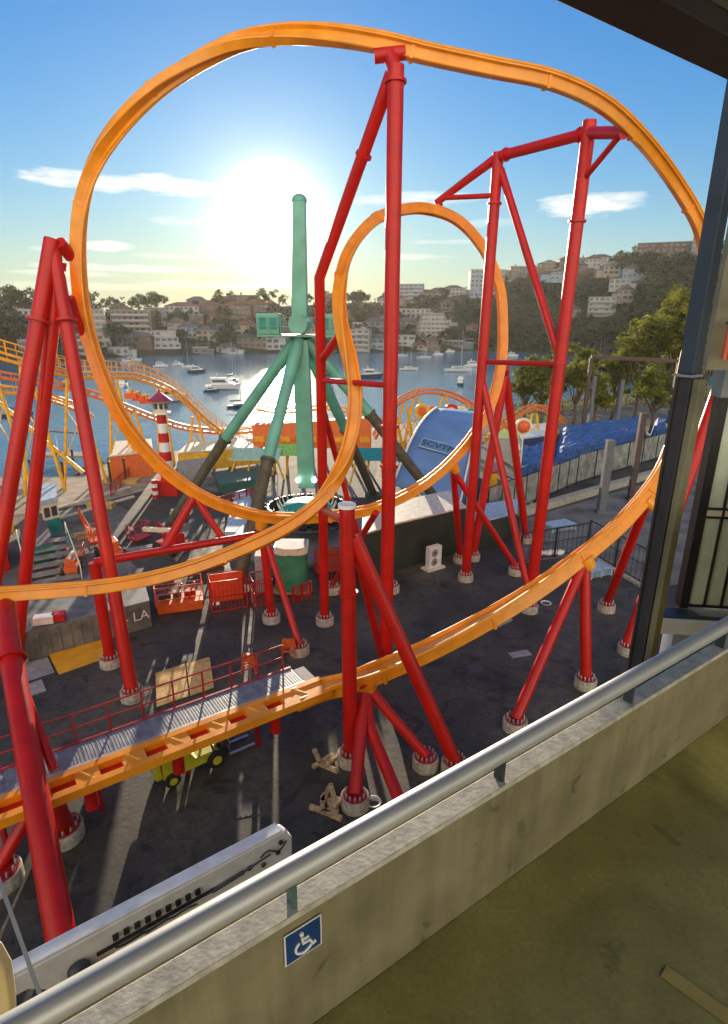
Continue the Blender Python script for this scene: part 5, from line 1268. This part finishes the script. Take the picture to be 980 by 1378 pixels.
# ------------------------------------------------------------------ car park deck near the camera
FZ = 14.2; WT = 14.63
def slab(name, s0, s1, n0, n1, z0, z1, mt, bevel=0):
    q = MB(); q.prism([ND_pt(s0,n0,z0), ND_pt(s1,n0,z0), ND_pt(s1,n1,z0), ND_pt(s0,n1,z0)], (0,0,z1-z0)); return q.build(name, mt, loc=ND_pt((s0+s1)/2,(n0+n1)/2,z0), bevel=bevel)
dm = bpy.data.materials.new('stained deck concrete'); dm.use_nodes = True; an = dm.node_tree; AN = an.nodes; AL = an.links
b = AN['Principled BSDF']; t_ = AN.new('ShaderNodeTexCoord')
a1 = nz_(1.1, 7, 1.2); a2 = nz_(9, 7); a3 = nz_(60, 4)
cr = AN.new('ShaderNodeValToRGB'); cr.color_ramp.elements[0].position = .36; cr.color_ramp.elements[0].color = (.27,.24,.065,1)
cr.color_ramp.elements[1].position = .6; cr.color_ramp.elements[1].color = (.52,.48,.17,1)
AL.new(a1.outputs['Fac'], cr.inputs[0])
mx = AN.new('ShaderNodeMixRGB'); mx.blend_type = 'OVERLAY'; mx.inputs[0].default_value = .25; AL.new(cr.outputs[0], mx.inputs[1]); AL.new(a2.outputs['Fac'], mx.inputs[2])
mx2 = AN.new('ShaderNodeMixRGB'); mx2.blend_type = 'OVERLAY'; mx2.inputs[0].default_value = .3; AL.new(mx.outputs[0], mx2.inputs[1]); AL.new(a3.outputs['Fac'], mx2.inputs[2])
a5 = nz_(.75, 3, .8); sr = AN.new('ShaderNodeMapRange'); sr.inputs[1].default_value = .50; sr.inputs[2].default_value = .56; sr.inputs[3].default_value = 1.; sr.inputs[4].default_value = .55; AL.new(a5.outputs['Fac'], sr.inputs[0])
a6 = nz_(7, 5, .4); s6 = AN.new('ShaderNodeMapRange'); s6.inputs[1].default_value = .66; s6.inputs[2].default_value = .7; s6.inputs[3].default_value = 1.; s6.inputs[4].default_value = .7; AL.new(a6.outputs['Fac'], s6.inputs[0])
mm = AN.new('ShaderNodeMath'); mm.operation = 'MULTIPLY'; AL.new(sr.outputs[0], mm.inputs[0]); AL.new(s6.outputs[0], mm.inputs[1])
mc = AN.new('ShaderNodeMixRGB'); mc.blend_type = 'MULTIPLY'; mc.inputs[0].default_value = 1; AL.new(mx2.outputs[0], mc.inputs[1]); AL.new(mm.outputs[0], mc.inputs[2]); AL.new(mc.outputs[0], b.inputs['Base Color'])
mrr = AN.new('ShaderNodeMapRange'); mrr.inputs[1].default_value = .35; mrr.inputs[2].default_value = .65; mrr.inputs[3].default_value = .28; mrr.inputs[4].default_value = .6
AL.new(a1.outputs['Fac'], mrr.inputs[0]); AL.new(mrr.outputs[0], b.inputs['Roughness'])
bp = AN.new('ShaderNodeBump'); bp.inputs['Strength'].default_value = .2; bp.inputs['Distance'].default_value = .004; AL.new(a3.outputs['Fac'], bp.inputs['Height']); AL.new(bp.outputs[0], b.inputs['Normal'])
struct(slab('floor', -9, 14, -2.6, .95, FZ-.3, FZ, dm))
pc = bpy.data.materials.new('cast parapet concrete'); pc.use_nodes = True; an = pc.node_tree; AN = an.nodes; AL = an.links
b = AN['Principled BSDF']; t_ = AN.new('ShaderNodeTexCoord'); mpn = AN.new('ShaderNodeMapping'); mpn.inputs['Rotation'].default_value = (0,0,-math.atan2(DD.y,DD.x)); mpn.inputs['Scale'].default_value = (22,22,1.6)
AL.new(t_.outputs['Object'], mpn.inputs[0])
a1 = nz_(1.0, 6, .3); AL.new(mpn.outputs[0], a1.inputs[0]); a2 = nz_(5, 6); a3 = nz_(90, 4)
cr = AN.new('ShaderNodeValToRGB'); cr.color_ramp.elements[0].position = .3; cr.color_ramp.elements[0].color = (.185,.16,.08,1); cr.color_ramp.elements[1].position = .62; cr.color_ramp.elements[1].color = (.235,.205,.11,1)
AL.new(a1.outputs['Fac'], cr.inputs[0])
mx = AN.new('ShaderNodeMixRGB'); mx.blend_type = 'OVERLAY'; mx.inputs[0].default_value = .6; AL.new(cr.outputs[0], mx.inputs[1]); AL.new(a2.outputs['Fac'], mx.inputs[2])
a6 = nz_(9, 5, .6); s6 = AN.new('ShaderNodeMapRange'); s6.inputs[1].default_value = .64; s6.inputs[2].default_value = .70; s6.inputs[3].default_value = 1.; s6.inputs[4].default_value = .62; AL.new(a6.outputs['Fac'], s6.inputs[0])
mc = AN.new('ShaderNodeMixRGB'); mc.blend_type = 'MULTIPLY'; mc.inputs[0].default_value = 1; AL.new(mx.outputs[0], mc.inputs[1]); AL.new(s6.outputs[0], mc.inputs[2]); AL.new(mc.outputs[0], b.inputs['Base Color'])
b.inputs['Roughness'].default_value = .75
bp = AN.new('ShaderNodeBump'); bp.inputs['Strength'].default_value = .5; bp.inputs['Distance'].default_value = .004; AL.new(a3.outputs['Fac'], bp.inputs['Height']); AL.new(bp.outputs[0], b.inputs['Normal'])
o = slab('parapet_wall', -7, 12, .952, 1.015, FZ-.35, WT-.02, pc); tag(o, 'low streaked concrete parapet wall along the car park deck', 'wall')
ck2 = slab('bright_wall_top', -7, 12, .950, 1.015, WT-.02, WT, mat('wall top sun glare tone', (.5,.47,.38), .7, var=.15, scale=30, bump=.06, bscale=90), bevel=.003)  # pale cap: the glancing brightness of the wall top is put into its colour
ck2.parent = o; ck2.location = ck2.location - o.location
o = slab('outer_ledge', -7, 12, 1.024, 1.085, FZ-.6, WT-.012, pc, bevel=.004); tag(o, 'outer concrete ledge just beyond the parapet and dark gap', 'ledge')
o = slab('gap_channel', -7, 12, 1.0155, 1.0235, FZ-.5, WT-.05, BLACK); tag(o, 'thin black gap strip between parapet top and outer ledge', 'strip')
hr = thing('handrail', 'long brushed steel tube handrail running above the concrete parapet', 'handrail', ND_pt(1,.968,WT))
q = MB(); q.tube([ND_pt(-7+i*.95,.962,14.757) for i in range(21)], .029, 28); q.build('rail_tube', STEEL, hr)
q = MB(); q.prism([ND_pt(-7,.975,14.728), ND_pt(12,.975,14.728), ND_pt(12,.992,14.728), ND_pt(-7,.992,14.728)], (0,0,.012)); q.build('lower_strip', STEEL, hr)
sA = NP(670,1056,.985).dot(DD); sB = NP(845,940,.985).dot(DD); sC = NP(393,1222,.985).dot(DD)
for k, s in enumerate((sC-(sA-sC), sC, sA, sB, sB+(sB-sA), sB+2*(sB-sA))):
    q = MB(); q.prism([ND_pt(s-.006,.965,WT), ND_pt(s+.006,.965,WT), ND_pt(s+.006,1.0,WT), ND_pt(s-.006,1.0,WT)], (0,0,.105)); q.build('bracket', mat('green grey steel', (.12,.2,.18), .4, metal=.3) if k == 1 else DGREY, hr)
# access sign
cs = NP(408,1265,.948); sg = thing('accessibility_sign', 'small square blue wheelchair sign on the inner face of the parapet', 'sign', cs)
w2 = abs((NP(431,1250,.948)-NP(385,1279,.948)).dot(DD))/2; h2 = abs((NP(387,1260,.948)-NP(389,1297,.948)).z)/2
def SG(a, b_, d): return cs + DD*(a*w2) + Z*(b_*h2) - ND*d
q = MB(); q.prism([SG(-1.08,-1.08,0),SG(1.08,-1.08,0),SG(1.08,1.08,0),SG(-1.08,1.08,0)], -ND*.002); q.build('border', WHITE, sg)
q = MB(); q.prism([SG(-1,-1,.002),SG(1,-1,.002),SG(1,1,.002),SG(-1,1,.002)], -ND*.001); q.build('face', mat('sign navy blue',(.01,.05,.17),.35), sg)
q = MB(); dz = .0045; lw = .0045
q.sphere(SG(-.12,.62,dz), h2*.13, 12, (1,1,1))
def strk(pts, r): q.tube([SG(a,b_,dz) for a,b_ in pts], r, 8)
strk([(-.1,.42),(-.06,-.08),(.32,-.08),(.5,-.5),(.68,-.42)], lw); strk([(-.08,.2),(.28,.2)], lw*.8)
strk([(-.28+ -.0 ,.12)] + [(.02+.48*math.cos(a)-.03, -.3+.44*math.sin(a)) for a in [math.radians(d) for d in range(130, 345, 12)]], lw*.8)
q.build('wheelchair_symbol', WHITE, sg)
# painted line on the deck
l0, l1 = G(893,1308,FZ), G(1010,1392,FZ); q = MB(); dv = (l1-l0).normalized(); l1 = l0 + dv*1.2; sv = dv.cross(Z)*.022
q.prism([l0-sv+Z*.004, l0+sv+Z*.004, l1+sv+Z*.004, l1-sv+Z*.004], (0,0,.001)); tag(q.build('painted_line', mat('worn orange line', (.4,.31,.09), .7, col2=(.3,.26,.09), scale=20), loc=l0), 'worn orange line painted on the car park floor', 'floor marking')
# edge beam and ceiling
BZ = 16.92
o = slab('edge_beam', -9, 14, 1.27, 1.46, BZ, BZ+.5, mat('edge beam paint', (.045,.035,.035), .6, var=.2, scale=2), bevel=.006); tag(o, 'dark steel edge beam across the upper right corner', 'beam')
struct(slab('ceiling', -9, 14, -2.6, 1.265, BZ+.06, BZ+.3, mat('ceiling concrete', (.4,.36,.29), .8, var=.1)))
# car park building below and column
o = slab('car_park_facade', -9, 14, 1.0, 1.08, 0, FZ-.62, pc); tag(o, 'concrete facade of the car park below the deck edge', 'facade')
cp = P(916,560,5.2); cp.z = 0
zj = P(919,505,5.2).z
ck = thing('steel_column', 'tall dark steel column rising outside the parapet at the right', 'column', cp)
ca = math.atan2(DD.y, DD.x); Mc = rotz(ca)
q = MB(); q.box(V((cp.x,cp.y,0)) + Mc@V((0,-.06,zj/2)), (.12,.02,zj), Mc)
q.box(V((cp.x,cp.y,0)) + Mc@V((0,.06,zj/2)), (.12,.02,zj), Mc); q.box(V((cp.x,cp.y,0)) + Mc@V((-.02,0,zj/2)), (.02,.1,zj), Mc)
q.build('lower_section', BEAM, ck)
# rebuild so the lower section stops at the splice
lo = ck.children[0] if ck.children else None
q = MB(); q.box(V((cp.x,cp.y,0)) + Mc@V((.01,0,zj+2.0)), (.13,.13,3.97), Mc); q.build('upper_section', mat('blue black column paint', (.035,.05,.075), .5, var=.15, scale=2), ck, bevel=.008)
q = MB(); q.box(V((cp.x,cp.y,0)) + Mc@V((0,0,zj)), (.17,.17,.02), Mc); q.build('splice_plate', GALV, ck)
q = MB(); q.box(V((cp.x,cp.y,0)) + Mc@V((.02,-.105,zj-3.4)), (.12,.06,6.75), Mc); q.build('lit_olive_side', OLV, ck, bevel=.006)  # added strip paints the lit side of the column in olive
# glazed wing beyond
wg = thing('glazed_wing', 'glazed building wing with pale green panels and black mullions at the right edge', 'building', P(960,700,6.6).xy.to_3d())
a = P(948,700,6.4); wd_ = V((.86,-.1,0)).normalized(); wn_ = V((-wd_.y, wd_.x, 0))
zb, zt = P(925,815,6.4).z, P(962,540,6.4).z
PGM = mat('pale green glazing', (.72,.8,.62), .25, var=.12, scale=1.5, spec=.6)
def WP(u, z, d=0): return V((a.x,a.y,0)) + wd_*u - wn_*d + Z*z
q = MB(); q.prism([WP(.0,zb), WP(3.2,zb), WP(3.2,zt), WP(.0,zt)], wn_*.1); q.build('glass_panel', PGM, wg)
q = MB(); q.prism([WP(-.1,zb-.02,.03), WP(.0,zb-.02,.03), WP(.0,zt+.05,.03), WP(-.1,zt+.05,.03)], wn_*.16); q.build('end_frame', BLACK, wg)
for u in (.17,.36,.55,.9,1.25,1.6,2.1,2.6): q = MB(); q.prism([WP(u,zb,.03), WP(u+.022,zb,.03), WP(u+.022,zt,.03), WP(u,zt,.03)], wn_*.03); q.build('mullion', BLACK, wg)
zm = zb+(zt-zb)*.5
for z_ in (zm, zm-.1, zt-.02, zb): q = MB(); q.prism([WP(0,z_,.028), WP(3.2,z_,.028), WP(3.2,z_+.025,.028), WP(0,z_+.025,.028)], wn_*.03); q.build('transom', BLACK, wg)
q = MB(); q.prism([WP(0,zm-.075,.02), WP(3.2,zm-.075,.02), WP(3.2,zm,.02), WP(0,zm,.02)], wn_*.02); q.build('spandrel', CREAM, wg)
q = MB(); q.box(WP(1.4,zt+.2,.02), (3.1,.25,.3), rotz(math.atan2(wd_.y,wd_.x))); q.build('fascia', mat('grey green panel', (.25,.28,.25), .6), wg, bevel=.01)
q = MB(); q.box(WP(1.3,zb-.16,.12), (3.4,.3,.2), rotz(math.atan2(wd_.y,wd_.x))); q.build('sill', WHITE, wg, bevel=.01)
q = MB(); q.box(WP(1.3,zb-.05,.12), (3.3,.24,.02), rotz(math.atan2(wd_.y,wd_.x))); q.build('sill_tray', DGREY, wg)
pl_ = P(950,498,6.2); pz = P(985,130,6.2).z
q = MB(); q.prism([pl_, pl_+wd_*3, V(((pl_+wd_*3).x,(pl_+wd_*3).y,pz)), V((pl_.x,pl_.y,pz))], wn_*.1); q.build('upper_panel', OLV, wg)
ob_ = P(974,484,6.0); t = thing('folded_barrier', 'small orange ribbed barrier standing on the grey green ledge at the right edge', 'barrier', ob_)
for i in range(4): q = MB(); q.box(ob_+wd_*(.045*i)+Z*.17, (.035,.05,.34), rotz(-.1)); q.build('rib', ORL, t)
q = MB(); q.box(ob_+wd_*.07+Z*.345, (.2,.06,.025), rotz(-.1)); q.build('cap', BLACK, t)
q = MB(); q.prism([WP(-.05,0,-.1), WP(3.2,0,-.1), WP(3.2,zb-.28,-.1), WP(-.05,zb-.28,-.1)], wn_*.3); q.build('lower_wall', GREY, wg)
# strut and awning tip at lower left outside the parapet
a, b_ = P(-8,1165,1.9), P(62,1362,1.38)
q = MB(); q.beam(a, b_, .014, .014)
tag(q.build('stay_bar', mat('grey green bar', (.3,.32,.28), .5), loc=b_), 'thin grey stay bar slanting past the handrail at the lower left', 'bar')
q = MB(); q.prism([P(-40,1275,1.75), P(-8,1285,1.75), P(6,1310,1.75), P(12,1350,1.75), P(14,1400,1.75), P(-40,1420,1.75)], V((.0,.06,0))); tag(q.build('awning_tip', CREAM, loc=P(0,1320,1.75), bevel=.01), 'cream awning tip at the lower left corner beyond the handrail', 'awning')

# small yard clutter
for i, (px, py, r_, mt_, lab, cat) in enumerate([(503,1080,.2,WHITE,'white hose coil right of the nearest pier','hose'),(735,812,.25,WHITE,'white hose coil beside the right portal pier','hose')]):
    c = G(px, py, .03); q = MB()
    for k in range(3): q.tube([c + V(((r_+.03*k)*math.cos(a*.4), (r_+.03*k)*math.sin(a*.4), .02*k)) for a in range(17)], .018, 6)
    tag(q.build('hose_coil', mt_, loc=c), lab, cat)
for i, (px, py, w_, d_, mt_, lab) in enumerate([(560,850,.9,.6,DGREY,'dark drain grating in the asphalt right of the tallest post'),(640,900,.7,.7,DGREY,'square manhole cover right of the long raking leg'),(330,1090,.9,.6,DGREY,'dark drain grating beyond the white crane boom'),(700,880,1.1,.5,GREY,'flat grey plate on the asphalt below the right portal pier')]):
    c = G(px, py, .006); q = MB(); q.box(c, (w_,d_,.012), rotz(.3))
    for k in range(5): q.box(c+rotz(.3)@V((-w_/2+w_*(k+.5)/5,0,.008)), (.05,d_*.85,.01), rotz(.3))
    tag(q.build('drain_cover', mt_, loc=c), lab, 'cover')
# ------------------------------------------------------------------ haze
HZ = MB(); HZ.box((100,330,44), (2400,1000,104)); 
hm = bpy.data.materials.new('haze air'); hm.use_nodes = True; hn = hm.node_tree; hn.nodes.remove(hn.nodes['Principled BSDF'])
pv = hn.nodes.new('ShaderNodeVolumePrincipled'); pv.inputs['Color'].default_value = (.95,.93,.9,1); pv.inputs['Density'].default_value = .00008; pv.inputs['Anisotropy'].default_value = .45
hn.links.new(pv.outputs[0], hn.nodes['Material Output'].inputs['Volume'])
if HAZE:
    o = HZ.build('haze', hm, loc=(0,0,0)); o['kind'] = 'stuff'; o['label'] = 'thin bright haze lying over the bay toward the low sun'; o['category'] = 'haze'

# ------------------------------------------------------------------ make every label single its thing out
bucket = {}
for o in bpy.data.objects:
    if o.parent is None and 'label' in o.keys(): bucket.setdefault(o['label'], []).append(o)
ORDW = ['first','second','third','fourth','fifth','sixth','seventh','eighth','ninth','tenth','eleventh','twelfth']
for lab, os_ in bucket.items():
    if len(os_) > 1 and not lab.startswith(('short timber','long timber')):
        os_.sort(key=lambda o: o.location.x/max(1,o.location.y))
        for i, o in enumerate(os_):
            if i < 12 and len(os_) <= 12 and len(lab.split()) <= 13: o['label'] = lab + (', leftmost' if i == 0 else ', rightmost' if i == len(os_)-1 else ', %s from left' % ORDW[i])
for o in bpy.data.objects:
    if '_px' in o.keys():
        del o['_px']
        o['group'] = 'houses on the far shore'
